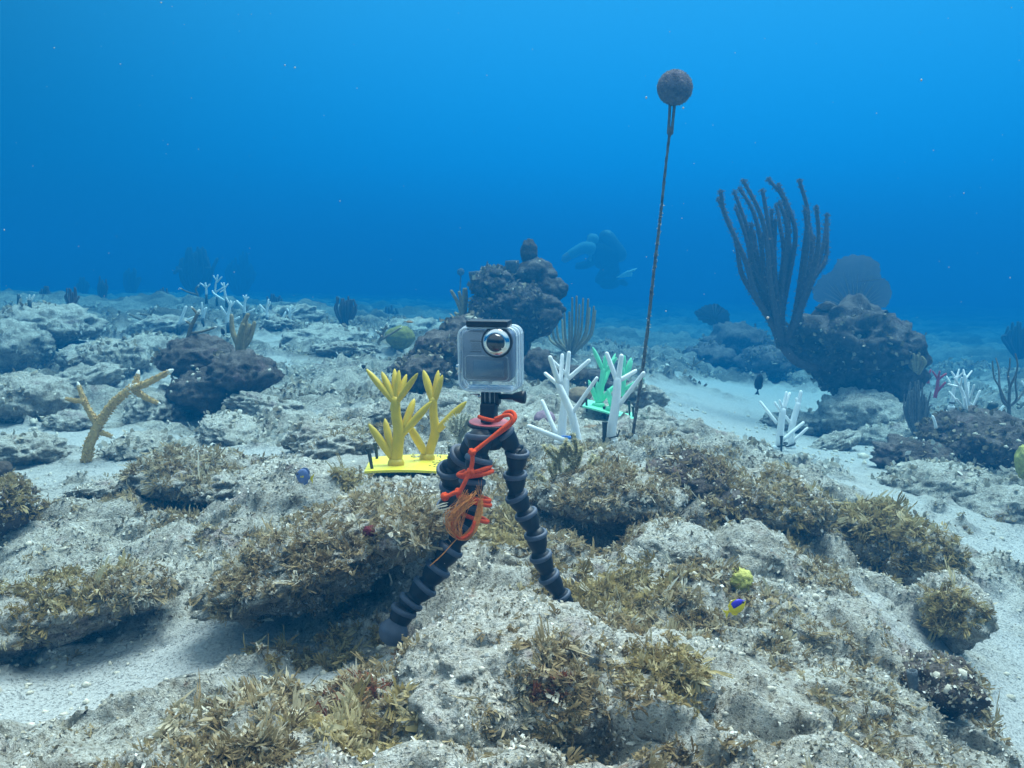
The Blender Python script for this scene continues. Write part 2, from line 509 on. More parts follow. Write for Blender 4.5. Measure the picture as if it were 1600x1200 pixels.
def clear_mat(name, amount, tint, rough):
    m, nt, b = new_mat(name)
    nt.nodes.remove(b)
    tr = nt.nodes.new('ShaderNodeBsdfTransparent'); tr.inputs[0].default_value = (0.96, 0.98, 1, 1)
    gl = nt.nodes.new('ShaderNodeBsdfPrincipled')
    gl.inputs['Base Color'].default_value = (*tint, 1)
    gl.inputs['Roughness'].default_value = rough
    gl.inputs['Specular IOR Level'].default_value = 0.9
    lw = nt.nodes.new('ShaderNodeLayerWeight'); lw.inputs['Blend'].default_value = 0.35
    mr = nt.nodes.new('ShaderNodeMapRange')
    mr.inputs['To Min'].default_value = amount[0]; mr.inputs['To Max'].default_value = amount[1]
    nt.links.new(lw.outputs['Facing'], mr.inputs['Value'])
    mx = nt.nodes.new('ShaderNodeMixShader')
    nt.links.new(mr.outputs[0], mx.inputs[0])
    nt.links.new(tr.outputs[0], mx.inputs[1]); nt.links.new(gl.outputs[0], mx.inputs[2])
    nt.links.new(mx.outputs[0], nt.nodes['Material Output'].inputs['Surface'])
    return m
MAT['clear'] = clear_mat('clear_plastic', (0.035, 0.75), (0.55, 0.65, 0.74), 0.08)
MAT['clear_rim'] = clear_mat('clear_rim', (0.40, 0.95), (0.80, 0.90, 0.96), 0.10)
MAT['fan'] = clear_mat('sea_fan', (0.52, 0.62), (0.29, 0.26, 0.23), 0.95)
MAT['glass'] = simple('lens_glass', (0.010, 0.011, 0.02), 0.06, 0.9, 0.0)
MAT['chrome'] = simple('polished_ring', (0.75, 0.78, 0.82), 0.15, 0.5, 0.03, 60, metal=1.0)

# ------------------------------------------------------------------ seabed
def drop_at(px, py, d):
    p = P(px, py, d)
    return p.x, p.y, p.z
CTRL = [(800, 1185, 0.95), (620, 1185, 0.97), (1000, 1185, 0.98), (400, 1150, 1.05), (200, 1150, 1.16), (80, 1085, 1.40),
        (240, 985, 1.60), (20, 1130, 1.25), (120, 940, 1.68), (300, 900, 1.72), (330, 1010, 1.42), (500, 1030, 1.36), (615, 1012, 1.36), (760, 990, 1.33),
        (890, 965, 1.42), (1000, 960, 1.40), (1060, 1080, 1.15), (1250, 1120, 1.17), (1250, 980, 1.45), (1250, 860, 1.85), (1420, 980, 1.56), (1420, 1120, 1.27),
        (1580, 1000, 1.88), (1520, 1010, 1.84), (1590, 1170, 1.45), (1530, 1170, 1.44), (1560, 900, 2.20), (1420, 880, 2.02), (1350, 820, 2.30), (1590, 800, 2.75), (1250, 760, 2.45), (1100, 790, 2.05),
        (1080, 860, 1.75), (960, 870, 1.80), (950, 740, 2.25), (880, 790, 1.95), (800, 850, 1.70), (700, 780, 1.92), (640, 735, 2.2), (560, 760, 2.05), (430, 780, 1.95),
        (480, 850, 1.76), (100, 840, 2.0), (300, 800, 2.05), (300, 720, 2.60), (145, 712, 2.80), (40, 680, 3.1), (60, 750, 2.5), (400, 660, 3.2), (500, 690, 2.65),
        (890, 700, 2.5), (985, 690, 2.6), (940, 648, 3.2), (1060, 690, 2.65), (1225, 697, 3.7), (1150, 650, 4.6), (1300, 690, 4.2), (1420, 730, 3.5), (1500, 690, 3.8),
        (1340, 690, 4.9), (1150, 598, 7.0), (1500, 614, 6.5), (1590, 640, 5.2), (1400, 606, 7.0),
        (700, 610, 3.6), (560, 604, 3.9), (500, 565, 5.0), (340, 650, 3.5), (200, 606, 4.1), (60, 610, 4.2), (60, 510, 6.2), (190, 535, 6.0), (350, 510, 6.2), (300, 494, 7.6),
        (450, 510, 6.5), (620, 554, 5.2), (800, 574, 4.9), (900, 584, 5.0), (1000, 576, 6.0), (900, 538, 9.0), (700, 522, 8.0), (1100, 565, 9.0), (1300, 572, 10.0),
        (540, 516, 8.0), (340, 484, 9.0), (100, 480, 9.0), (500, 500, 11.0), (900, 520, 14.0), (1200, 540, 14.0), (1550, 555, 12.0), (200, 474, 13.0), (500, 478, 20.0), (1000, 500, 22.0), (0, 468, 20), (0, 455, 36), (800, 470, 40), (1600, 485, 40), (1600, 515, 22)]
_cp3 = np.array([drop_at(*c) for c in CTRL])

def warp_xy(x, y):
    yy = np.maximum(y, 0.55)
    return np.stack([1.7 * x / (yy + 0.6), np.log(yy + 0.25)], 1)

def _tps(a, b):
    d2 = ((a[:, None, :] - b[None, :, :]) ** 2).sum(2)
    return 0.5 * d2 * np.log(d2 + 1e-9)
_cw = warp_xy(_cp3[:, 0], _cp3[:, 1])
_n = len(_cw)
_K = _tps(_cw, _cw) + np.eye(_n) * 0.012
_Pm = np.hstack([np.ones((_n, 1)), _cw])
_A = np.block([[_K, _Pm], [_Pm.T, np.zeros((3, 3))]])
_sol = np.linalg.solve(_A, np.concatenate([_cp3[:, 2], np.zeros(3)]))

def base_z(x, y):
    x = np.asarray(x, float); y = np.asarray(y, float)
    w = warp_xy(x, y)
    w[:, 0] = np.clip(w[:, 0], -1.35, 1.35)
    z = np.zeros(len(w))
    for s in range(0, len(w), 60000):
        ww = w[s:s + 60000]
        z[s:s + 60000] = _tps(ww, _cw) @ _sol[:_n] + _sol[_n] + ww @ _sol[_n + 1:]
    return np.clip(z, -3.4, 0.6)

# sandy hollows: x, y, radius x, radius y, turn
SAND = [(1.08, 1.50, 0.47, 0.75, -0.06), (1.30, 2.40, 0.26, 0.24, 0.3), (0.98, 2.80, 0.18, 0.09, -0.4), (1.12, 4.5, 0.62, 1.7, -0.10), 
        (-0.64, 1.38, 0.36, 0.14, 0.5), (-0.45, 1.50, 0.20, 0.09, 0.6), (-1.45, 3.1, 0.60, 0.26, 0.1), (-0.80, 2.62, 0.36, 0.15, -0.15), (-0.24, 1.33, 0.13, 0.06, 0.1),
        (-0.75, 3.25, 0.35, 0.13, 0.0), (2.0, 4.4, 0.5, 0.5, 0), (1.6, 6.4, 0.7, 0.6, 0)]

def sand_mask(x, y):
    p = np.stack([x, y, x * 0], 1)
    wob = fbm(p * 5.0, 4, 91) * 0.28 + fbm(p * 28, 3, 95) * 0.10
    m = np.zeros(len(x))
    for cx, cy_, rx, ry, a in SAND:
        c, s = math.cos(a), math.sin(a)
        dx, dy = x - cx, y - cy_
        u, v = (dx * c + dy * s) / rx, (-dx * s + dy * c) / ry
        m = np.maximum(m, 1 - smooth(0.70, 1.16, np.sqrt(u * u + v * v) + wob))
    dusting = smooth(0.22, 0.60, fbm(p * 2.6 + 40, 4, 97) + 0.5 * fbm(p * 17, 3, 99)) * smooth(1.9, 2.6, y) * (1 - smooth(6, 9, y))
    return np.maximum(m, 0.8 * dusting)

# footings where things stand: the crust is low there
FLAT = [(p.x, p.y, r) for p, r in ((P(600, 735, 2.12), .10), (P(680, 728, 2.14), .11), (P(893, 704, 2.47), .08), (P(956, 690, 2.55), .06), (P(950, 648, 3.0), .14), (P(985, 692, 2.62), .05),
        (P(616, 1000, 1.33), .06), (P(890, 950, 1.43), .10), (P(145, 712, 2.78), .06))]

# hollows under the ledges
PITS = [(p.x, p.y, r, dp) for p, r, dp in ((P(935, 862, 1.80), .075, .07), (P(520, 1000, 1.44), .12, .025), (P(300, 800, 2.16), .09, .06), (P(1120, 850, 1.84), .06, .06), 
        (P(860, 1150, 1.02), .07, .04), (P(80, 580, 4.9), .30, .10), (P(330, 650, 3.45), .18, .06), (P(1370, 880, 1.98), .06, .05))]

def make_seabed():
    nx = 720
    u = np.linspace(-1, 1, nx)
    k, X = 5.0, 30.0
    xs = X / math.sinh(k) * np.sinh(k * u)
    ys = np.concatenate([np.linspace(-3, 0.72, 24)[:-1], 0.72 * np.exp(np.linspace(0, math.log(42 / 0.72), 640))])
    ny = len(ys)
    gx, gy = np.meshgrid(xs, ys)
    x, y = gx.ravel(), gy.ravel()
    z = base_z(x, y)
    sand = sand_mask(x, y)
    rk = 1 - sand
    p = np.stack([x, y, z], 1)
    wx = x + 0.06 * fbm(p * 6, 3, 31); wy = y + 0.06 * fbm(p * 6 + 9, 3, 33)
    amp = smooth(0.3, 1.2, y) * 0.35 + 0.65
    for fx, fy, fr_ in FLAT:
        amp = amp * (1 - 0.85 * (1 - smooth(fr_ * .6, fr_ * 1.3, np.hypot(x - fx, y - fy))))
    far = 1 + smooth(2.2, 7, y) * 1.1
    def lump(s, seed, e=0.72):
        return np.maximum(0, e - worley2(wx * s, wy * s, seed)) / e
    h = 0.036 * (lump(3.0, 3) - 0.35) * far + 0.034 * (lump(7.0, 5) - 0.3) * np.sqrt(far) + 0.015 * (lump(17, 7) - 0.3) + 0.005 * (lump(40, 9) - 0.3)
    h += 0.018 * fbm(p * 6, 3, 41) + 0.007 * np.abs(fbm(p * 23, 4, 45)) + 0.0034 * fbm(p * 95, 3, 47)
    h += 0.11 * smooth(6, 10, y) * fbm(p * 0.9 + 5, 3, 151) + 0.04 * smooth(5, 8, y) * np.maximum(0, fbm(p * 3.1, 3, 153))
    # eroded pockets
    for fx, fy, fr_, dep in PITS:
        z = z - dep * np.exp(-((x - fx) ** 2 + (y - fy) ** 2) / fr_ ** 2)
    pock = smooth(0.38, 0.70, fbm(p * 9 + 3, 4, 61)) * 0.026
    z2 = z + rk * amp * (h - pock) + sand * (0.004 * fbm(p * 9, 3, 51) + 0.0016 * fbm(p * 45, 3, 53)) - sand * 0.012
    # vector displacement lets lumps overhang a little
    o = rk * amp * 0.020
    x2 = x + o * fbm(p * 15 + 20, 3, 71); y2 = y + o * fbm(p * 15 + 50, 3, 73) - rk * amp * 0.5 * h
    v = np.stack([x2, y2, z2], 1)
    i = np.arange((ny - 1) * nx).reshape(ny - 1, nx)[:, :-1].ravel()
    f = np.stack([i, i + 1, i + nx + 1, i + nx], 1)
    cov = smooth(2.3, 6.4, y + 1.2 * fbm(p * 0.9, 3, 141)) * (0.55 + 0.45 * smooth(-0.4, 0.4, fbm(p * 2.3, 4, 143)))
    o = mesh_np('seabed', v, f, MAT['bed'], attrs={'sand': sand, 'cover': cov * (1 - sand)})
    tag(o, 'uneven pale limestone sea floor with sandy hollows', kind='structure')
    # local sampling data
    dx = np.gradient(xs); dy = np.gradient(ys)
    area = (dy[:, None] * dx[None, :]).ravel()
    return o, v, area, sand
bed, bed_v, bed_area, bed_sand = make_seabed()

# ------------------------------------------------------------------ rocks
_ico = {}
def ico(sub):
    if sub not in _ico:
        bm = bmesh.new()
        bmesh.ops.create_icosphere(bm, subdivisions=sub, radius=1.0)
        bm.verts.ensure_lookup_table()
        v = np.array([q.co[:] for q in bm.verts])
        f = np.array([[q.index for q in t.verts] for t in bm.faces])
        bm.free()
        _ico[sub] = (v, f)
    return _ico[sub]

def rock_shape(c, rad, sub=5, seed=1, under=0.3, lump=0.16, rough=0.10, roll=0.0, yaw=0.0, flat=0.0, lobe=2.2):
    """knobbly reef rock: c centre, rad (3) metres, under = undercut of the lower half"""
    v, f = ico(sub)
    v = v.copy()
    r = np.array(rad, float)
    m = r.mean()
    q = v + seed * 3.7
    disp = lump * (0.75 - worley(q * lobe, seed)) + 0.5 * lump * (0.7 - worley(q * lobe * 2.6, seed + 5)) + 0.26 * lump * (0.7 - worley(q * lobe * 6.1, seed + 6)) \
        + rough * fbm(q * 2.3, 5, seed + 9, 0.55) + rough * 0.30 * np.abs(fbm(q * 11, 4, seed + 13, 0.6)) - rough * 0.9 * smooth(0.35, 0.75, fbm(q * 3.4, 4, seed + 17))
    w = v * (1 + disp)[:, None]
    if flat: w[:, 2] = np.where(w[:, 2] > 0, np.sign(w[:, 2]) * np.abs(w[:, 2]) ** (1 + flat) , w[:, 2])
    low = smooth(0.10, -0.75, w[:, 2])
    s = 1 - under * low
    w[:, 0] *= s; w[:, 1] *= s
    w = w * r
    # centimetre-scale crust in metric space so every rock carries the same grain
    g = w + seed * 1.3
    fine = 0.0034 * fbm(g * 48, 4, seed + 21, 0.6) + 0.0045 * np.abs(fbm(g * 26, 3, seed + 25))
    fine = fine + 0.010 * max(0, m / 0.09 - 1) * (0.6 - worley(g * 11, seed + 31))
    w = w + v * fine[:, None] * min(2.6, m / 0.09)
    cr_, sr = math.cos(roll), math.sin(roll)
    x, z = w[:, 0] * cr_ + w[:, 2] * sr, -w[:, 0] * sr + w[:, 2] * cr_
    w[:, 0], w[:, 2] = x, z
    ca, sa = math.cos(yaw), math.sin(yaw)
    x, y = w[:, 0] * ca - w[:, 1] * sa, w[:, 0] * sa + w[:, 1] * ca
    w[:, 0], w[:, 1] = x, y
    return w + np.array(c), f

def knobs(lumps, n, seed, lo, hi):
    r_ = random.Random(seed)
    out = list(lumps)
    for k in range(n):
        px, py, d, hw, hh, dep, kw = r_.choice(lumps[:6])
        a = r_.uniform(0, 6.28); e = r_.uniform(-.2, 1.2)
        r = r_.uniform(lo, hi)
        out.append((px + hw * .88 * math.cos(a) * math.cos(e), py - hh * .85 * math.sin(e) + r_.uniform(-.3, .5) * hh * math.cos(a) ** 2, d - dep * .8 * abs(math.sin(a)) * math.cos(e), r, r * r_.uniform(.7, 1.0), M(r, d), dict(sub=3, seed=seed + k, lump=.3, rough=.2)))
    return out
GROUND = []          # (object, verts, area per vertex)
def rock(name, label, lumps, mat, cat='rock', group=None):
    """lumps: list of (px, py, d, half width px, half height px, depth m, kwargs); one mesh"""
    vs_, fs_, n = [], [], 0
    areas = []
    for px, py, d, hw, hh, dep, kw in lumps:
        c = P(px, py, d)
        rad = (M(hw, d), dep, M(hh, d))
        v, f = rock_shape(c, rad, **kw)
        vs_.append(v); fs_.append(f + n); n += len(v)
        a = 4 * math.pi * ((rad[0] * rad[1]) ** 1.6 / 3 + (rad[0] * rad[2]) ** 1.6 / 3 + (rad[1] * rad[2]) ** 1.6 / 3) ** (1 / 1.6)
        areas.append(np.full(len(v), a / len(v)))
    v, f = np.vstack(vs_), np.vstack(fs_)
    org = (float(v[:, 0].mean()), float(v[:, 1].mean()), float(v[:, 2].min()))
    o = mesh_np(name, v, f, mat, origin=org)
    tag(o, label, cat, group)
    o['dark'] = 1 if mat is MAT['rock_dark'] else 0
    GROUND.append((o, v, np.concatenate(areas)))
    return o
K = dict
rock('reef_rock', 'long algae-covered slab overhanging a dark hollow beside the tripod foot',
     [(500, 880, 1.52, 180, 60, 0.115, K(sub=6, seed=3, under=0.34, lump=0.20, roll=-0.36, rough=0.14)),
      (634, 838, 1.37, 54, 36, 0.06, K(sub=5, seed=4, under=0.4, roll=-0.2)),
      (390, 930, 1.49, 62, 48, 0.07, K(sub=5, seed=41, under=0.5, roll=-0.3))], MAT['rock'])
rock('reef_rock', 'algae-tufted rock hump between the yellow coral plate and the orange cord',
     [(620, 810, 1.64, 95, 46, 0.11, K(sub=5, seed=5, under=0.3)), (500, 842, 1.70, 70, 40, 0.09, K(sub=5, seed=6, under=0.3))], MAT['rock'])
rock('reef_rock', 'large rounded pale boulder in front of the tripod legs',
     [(808, 1066, 1.16, 178, 122, 0.15, K(sub=6, seed=12, under=0.45, lump=0.10, rough=0.07)),
      (735, 1125, 1.06, 95, 80, 0.08, K(sub=5, seed=13, under=0.5)), (1010, 1080, 1.16, 100, 85, 0.10, K(sub=5, seed=14, under=0.4))], MAT['rock_pale'])
rock('reef_rock', 'dark crusted ledge with a black cave right of the tripod leg',
     [(960, 786, 1.88, 96, 50, 0.11, K(sub=5, seed=21, under=0.62, lump=0.2)), (890, 782, 1.93, 52, 42, 0.08, K(sub=5, seed=22, under=0.5))], MAT['rock'])
rock('reef_rock', 'dark lumpy rock just beyond the cave ledge with brown fronds',
     [(1075, 770, 2.02, 72, 55, 0.10, K(sub=5, seed=23, under=0.5, lump=0.22)), (1120, 805, 1.95, 50, 48, 0.07, K(sub=5, seed=24, under=0.5))], MAT['rock_dark'])
rock('reef_rock', 'bare pale rounded stone between the cave ledge and the yellow sponge',
     [(1050, 860, 1.72, 72, 44, 0.09, K(sub=5, seed=25, under=0.2, lump=0.08, rough=0.06))], MAT['rock_pale'])
rock('reef_rock', 'broad tan hump covered in fronds right of the small dark rock',
     [(1200, 800, 2.05, 85, 62, 0.15, K(sub=5, seed=26, under=0.3)), (1170, 880, 1.75, 70, 55, 0.10, K(sub=5, seed=27, under=0.4))], MAT['rock'])
rock('reef_rock', 'rock knob crowned by a golden bush of algae above the right sand',
     [(1372, 850, 2.08, 70, 52, 0.10, K(sub=5, seed=28, under=0.35)), (1440, 880, 2.0, 62, 55, 0.10, K(sub=5, seed=29, under=0.3)), (1490, 960, 1.72, 52, 58, 0.09, K(sub=5, seed=30, under=0.4))], MAT['rock'])
rock('reef_rock', 'dark purplish knob with a grey tube sponge at the edge of the right sand',
     [(1470, 1075, 1.40, 55, 46, 0.07, K(sub=5, seed=31, under=0.4))], MAT['rock_dark'])
rock('reef_rock', 'dark brown rock carrying the white plastic coral cluster near the right edge',
     [(1525, 690, 3.6, 78, 42, 0.20, K(sub=5, seed=32, under=0.35)), (1565, 712, 3.4, 70, 48, 0.18, K(sub=5, seed=33, under=0.35)), (1490, 668, 3.62, 34, 24, 0.08, K(sub=4, seed=34))], MAT['rock_dark'])
rock('reef_rock', 'low grey ledge below the dark brown rock at the right edge',
     [(1470, 765, 3.0, 85, 36, 0.17, K(sub=5, seed=35, under=0.45)), (1570, 800, 2.8, 70, 36, 0.13, K(sub=5, seed=36, under=0.45))], MAT['rock'])
rock('coral_head', 'big dark mushroom-shaped coral head with the tall sea rod growing from its side',
     knobs([(1330, 548, 5.0, 82, 62, 0.24, K(sub=5, seed=37, under=0.35, lump=0.28, rough=0.16)), (1385, 560, 4.95, 52, 50, 0.16, K(sub=5, seed=38, under=0.3, lump=0.28)),
      (1300, 522, 5.0, 42, 36, 0.13, K(sub=4, seed=39, lump=0.26)), (1350, 505, 5.1, 40, 26, 0.13, K(sub=4, seed=40, lump=0.26)), (1350, 600, 5.0, 50, 42, 0.15, K(sub=4, seed=42, lump=0.26)),
      (1410, 590, 4.9, 34, 34, 0.10, K(sub=4, seed=43, lump=0.26))], 34, 300, 8, 17), MAT['rock_dark'], 'coral')
rock('reef_rock', 'rounded weathered foot rock under the mushroom-shaped coral head',
     [(1345, 655, 4.75, 66, 42, 0.20, K(sub=5, seed=44, under=0.1)), (1400, 690, 4.4, 60, 26, 0.18, K(sub=5, seed=45, under=0.1))], MAT['rock'])
rock('coral_head', 'dark knobbly coral head standing behind the action camera',
     knobs([(772, 452, 5.0, 33, 30, 0.12, K(sub=5, seed=46, lump=0.28, under=0.3)), (836, 434, 5.05, 28, 28, 0.10, K(sub=4, seed=47, lump=0.28)), (858, 456, 5.0, 24, 22, 0.08, K(sub=4, seed=48, lump=0.28)),
      (815, 486, 4.95, 54, 38, 0.16, K(sub=5, seed=49, lump=0.28, under=0.3)), (848, 498, 4.9, 26, 24, 0.10, K(sub=4, seed=50, lump=0.28)), (770, 492, 4.98, 34, 34, 0.13, K(sub=4, seed=51, lump=0.28)),
      (790, 540, 5.0, 36, 40, 0.12, K(sub=4, seed=52, lump=0.2))], 30, 400, 7, 14), MAT['rock_dark'], 'coral')
rock('reef_rock', 'dark jagged rock showing left of the action camera',
     [(690, 555, 3.7, 42, 34, 0.13, K(sub=5, seed=53, lump=0.26)), (725, 530, 4.0, 36, 32, 0.13, K(sub=5, seed=54, lump=0.26)), (660, 585, 3.5, 40, 28, 0.12, K(sub=5, seed=56, lump=0.26))], MAT['rock_dark'])
rock('reef_rock', 'small dark rock between the action camera and the white corals',
     [(842, 572, 4.2, 24, 24, 0.09, K(sub=4, seed=57, lump=0.26)), (890, 590, 3.9, 30, 18, 0.09, K(sub=4, seed=58))], MAT['rock_dark'])
rock('reef_rock', 'dark overhanging rock with a brown finger coral on its top behind the staghorn',
     [(312, 568, 3.75, 54, 36, 0.16, K(sub=5, seed=59, lump=0.24, under=0.4)), (375, 590, 3.6, 52, 36, 0.15, K(sub=5, seed=60, lump=0.24, under=0.45)), (330, 615, 3.6, 58, 34, 0.15, K(sub=5, seed=61, lump=0.2))], MAT['rock_dark'])
rock('reef_rock', 'frond-covered ledge with a shadowed slot under it left of the blue fish',
     [(285, 752, 2.25, 84, 42, 0.13, K(sub=5, seed=62, under=0.5, lump=0.2)), (350, 745, 2.3, 48, 36, 0.11, K(sub=5, seed=63, under=0.5))], MAT['rock'])
rock('reef_rock', 'smooth sandy hump under the blue fish',
     [(450, 765, 2.12, 82, 40, 0.16, K(sub=5, seed=64, under=0.1, lump=0.08))], MAT['rock_pale'])
rock('reef_rock', 'dark pitted stone cut by the left edge of the frame',
     [(8, 800, 2.02, 42, 44, 0.09, K(sub=5, seed=65, under=0.4, lump=0.24))], MAT['rock_dark'])
rock('reef_rock', 'long crusted ledge above the bright sand at lower left',
     [(95, 955, 1.58, 150, 46, 0.09, K(sub=5, seed=66, under=0.35, roll=-0.22, lump=0.2)), (15, 978, 1.54, 80, 50, 0.08, K(sub=5, seed=67, under=0.45)), (215, 918, 1.6, 62, 34, 0.08, K(sub=5, seed=68, under=0.4))], MAT['rock'])
rock('reef_rock', 'shadowed outcrop with a wide dark hollow at the far left',
     [(60, 515, 5.4, 82, 34, 0.32, K(sub=5, seed=69, under=0.5)), (25, 545, 5.0, 45, 42, 0.22, K(sub=5, seed=70, under=0.3)), (125, 560, 5.0, 32, 20, 0.14, K(sub=4, seed=71))], MAT['rock'])
rock('reef_rock', 'mossy green-brown stone beside the left sand strip',
     [(45, 628, 3.5, 62, 40, 0.16, K(sub=5, seed=72, under=0.3))], MAT['rock'])
rock('reef_rock', 'low grey boulder between the far left outcrop and the dark overhanging rock',
     [(170, 565, 4.6, 58, 30, 0.18, K(sub=5, seed=73, under=0.2)), (235, 545, 5.0, 40, 22, 0.15, K(sub=4, seed=74))], MAT['rock'])
rock('reef_rock', 'rough mound topped by the white seedling-like plastic coral on the right',
     [(1225, 745, 3.5, 62, 30, 0.18, K(sub=5, seed=75, under=0.0))], MAT['rock_pale'])
rock('reef_rock', 'hazy outcrop of rounded boulders right of the float line',
     [(1150, 545, 8.5, 42, 34, 0.4, K(sub=4, seed=76, lump=.3)), (1195, 570, 7.5, 38, 26, 0.3, K(sub=4, seed=77, lump=.25)), (1110, 560, 8.0, 34, 20, 0.3, K(sub=4, seed=78, lump=.3)), (1235, 560, 8.5, 50, 26, 0.4, K(sub=4, seed=79, lump=.3))], MAT['rock_dark'])

# smaller rocks scattered between the landmarks; each is named by the landmark beside it
LAND = [('green domed brain coral', 625, 545, 5.2, 'LRF'), ('tan staghorn coral', 145, 712, 2.78, 'LRFB'), ('yellow plastic coral', 640, 700, 2.4, 'LB'), ('dark overhanging rock', 330, 640, 3.5, 'LRF'),
        ('far left outcrop', 90, 560, 5.0, 'RFB'), ('lone bushy soft coral', 540, 508, 7.0, 'LRF'), ('mushroom-shaped coral head', 1340, 690, 4.8, 'LF'), ('float line foot', 985, 690, 2.65, 'B'),
        ('far left white corals', 350, 500, 6.2, 'LR'), ('whip-like sea rod', 890, 580, 5.2, 'LF'),
        ('left sand strip', 60, 665, 3.3, 'B'), ('blue fish', 474, 760, 2.2, 'LB'), ('dark rock at the right edge', 1530, 730, 3.4, 'L'), ('green plastic coral', 950, 640, 3.2, 'RB'), ('dark red-brown cup sponge', 525, 715, 2.5, 'B')]
WORD = {'L': 'just left of', 'R': 'just right of', 'F': 'just in front of', 'B': 'just behind'}
def loose_rocks():
    r_ = random.Random(44)
    protos = []
    for k in range(6):
        v, f = rock_shape((0, 0, 0), (.10, .085, .062), sub=5, seed=200 + k, under=.3, lump=.30, rough=.15, lobe=2.6)
        protos.append((v, f))
    mats = [MAT['rock'], MAT['rock'], MAT['rock_dark'], MAT['rock_pale'], MAT['rock']]
    meshes = {}
    for nm, px, py, d, rel in LAND:
        for c in rel:
            k = r_.randrange(6); mt = r_.randrange(len(mats))
            dd = d * {'L': 1, 'R': 1, 'F': .84, 'B': 1.19}[c] * r_.uniform(.97, 1.03)
            base = P(px + {'L': -1, 'R': 1, 'F': r_.choice((-.4, .4)), 'B': r_.choice((-.4, .4))}[c] * r_.uniform(75, 110), py, d)
            x = base.x * dd / d; y = dd
            z = float(base_z([x], [y])[0])
            w = r_.uniform(.75, 1.35) * (dd / 3.6) ** .75
            if (k, mt) not in meshes:
                o = mesh_np('reef_rock', protos[k][0], protos[k][1], mats[mt])
                meshes[(k, mt)] = o
            else:
                o = meshes[(k, mt)].copy(); COL.objects.link(o)
            o.location = (x, y, z + .004 * w)
            o.rotation_euler = (r_.uniform(-.25, .25), r_.uniform(-.25, .25), r_.uniform(0, 6.28))
            sc_ = Vector((w * r_.uniform(.8, 1.4), w * r_.uniform(.8, 1.2), w * r_.uniform(.55, .9)))
            o.scale = sc_
            adj = ('ragged brown reef rock', 'rough brown reef rock', 'small dark reef rock', 'pale crusted reef rock', 'lumpy brown reef rock')[mt]
            tag(o, '%s %s the %s' % (adj, WORD[c], nm), 'rock', 'loose rocks on the reef flat')
            mw = np.array(Matrix.LocRotScale(o.location, o.rotation_euler, sc_))
            gv = protos[k][0] @ mw[:3, :3].T + mw[:3, 3]
            GROUND.append((o, gv, np.full(len(gv), .07 * w * w / len(gv))))
loose_rocks()

# raycasting against the ground
bpy.context.view_layer.update()
_dg = bpy.context.evaluated_depsgraph_get()
_bvh = [(BVHTree.FromObject(o, _dg), o.location.copy()) for o in [bed] + [g[0] for g in GROUND if tuple(g[0].scale) == (1, 1, 1)]]

def cast(origin, direction, tree=_bvh):
    best = None
    for t, loc in tree:
        h = t.ray_cast(origin - loc, direction)
        if h[0] is not None and (best is None or h[3] < best[2]):
            best = (h[0] + loc, h[1], h[3])
    return best

def dist_on(px, py, d, reach=.72):
    """distance at which a thing whose foot shows at this photo pixel stands on the reef"""
    h = cast(CAM, ray(px, py).normalized())
    if h is None: return d
    return max(d * reach, min(d, h[0].y + .01))

def hit(px, py):
    h = cast(CAM, ray(px, py).normalized())
    return h[0], h[1]

def floor_z(x, y, top=1.2):
    h = cast(Vector((x, y, top)), Vector((0, 0, -1)))
    return h[0].z if h else 0.0

# ------------------------------------------------------------------ scattered fronds
def sample_pool():
    v, a, n, s = [bed_v], [bed_area], [], [bed_sand]
    nn = np.zeros(len(bed.data.vertices) * 3, np.float32); bed.data.vertices.foreach_get('normal', nn); n.append(nn.reshape(-1, 3))
    for o, gv, ga in GROUND:
        nn = np.zeros(len(gv) * 3, np.float32); o.data.vertices.foreach_get('normal', nn)
        v.append(gv); a.append(ga); n.append(nn.reshape(-1, 3)); s.append(np.zeros(len(gv)))
    dk = np.concatenate([np.zeros(len(bed_v))] + [np.full(len(gv), float(o.get('dark', 0))) for o, gv, ga in GROUND])
    v, a, n, s = np.vstack(v), np.concatenate(a), np.vstack(n), np.concatenate(s)
    # buried rock vertices are no good
    gz = None
    keep = (v[:, 1] > 0.6) & (v[:, 1] < 9) & (np.abs(v[:, 0]) < v[:, 1] * 0.75 + 0.2)
    return v[keep], a[keep], n[keep], s[keep], dk[keep]
PV, PA, PN, PS, PD = sample_pool()
for o in COL.objects:
    if 'dark' in o: del o['dark']

def _fork():
    """forked ribbon with broad rounded lobes: stem, two arms, four blunt tips"""
    V = [(0, -.07), (0, .07), (.30, -.14), (.30, 0), (.30, .14)]
    Fc = [(0, 2, 3), (0, 3, 1), (1, 3, 4)]
    for sg, (a, b) in ((-1, (2, 3)), (1, (3, 4))):
        n = len(V)
        V += [(.58, sg * .30 - .15), (.60, sg * .30), (.58, sg * .30 + .15)]
        Fc += [(a, n, n + 1), (a, n + 1, b), (b, n + 1, n + 2)]
        for s2, (c, d) in ((-1, (n, n + 1)), (1, (n + 1, n + 2))):
            m = len(V)
            y = sg * .34 + s2 * .19
            V += [(.84, y - .13), (.82, y + .13), (.98, y - .05), (.96, y + .07)]
            Fc += [(c, m, m + 1), (c, m + 1, d), (m, m + 2, m + 3), (m, m + 3, m + 1)]
    return np.array(V), np.array(Fc)
BLADE_V, BLADE_F = _fork()
FLAKE_V = np.array([(0, -.18), (0, .22), (.5, -.42), (.45, .40), (.92, -.24), (.85, .28)])
FLAKE_F = np.array([(0, 2, 3), (0, 3, 1), (2, 4, 5), (2, 5, 3)])
HAIR_V = np.array([(0, -.11), (0, .11), (.5, -.10), (.5, .10), (1.0, 0)])
HAIR_F = np.array([(0, 2, 3), (0, 3, 1), (2, 4, 3)])

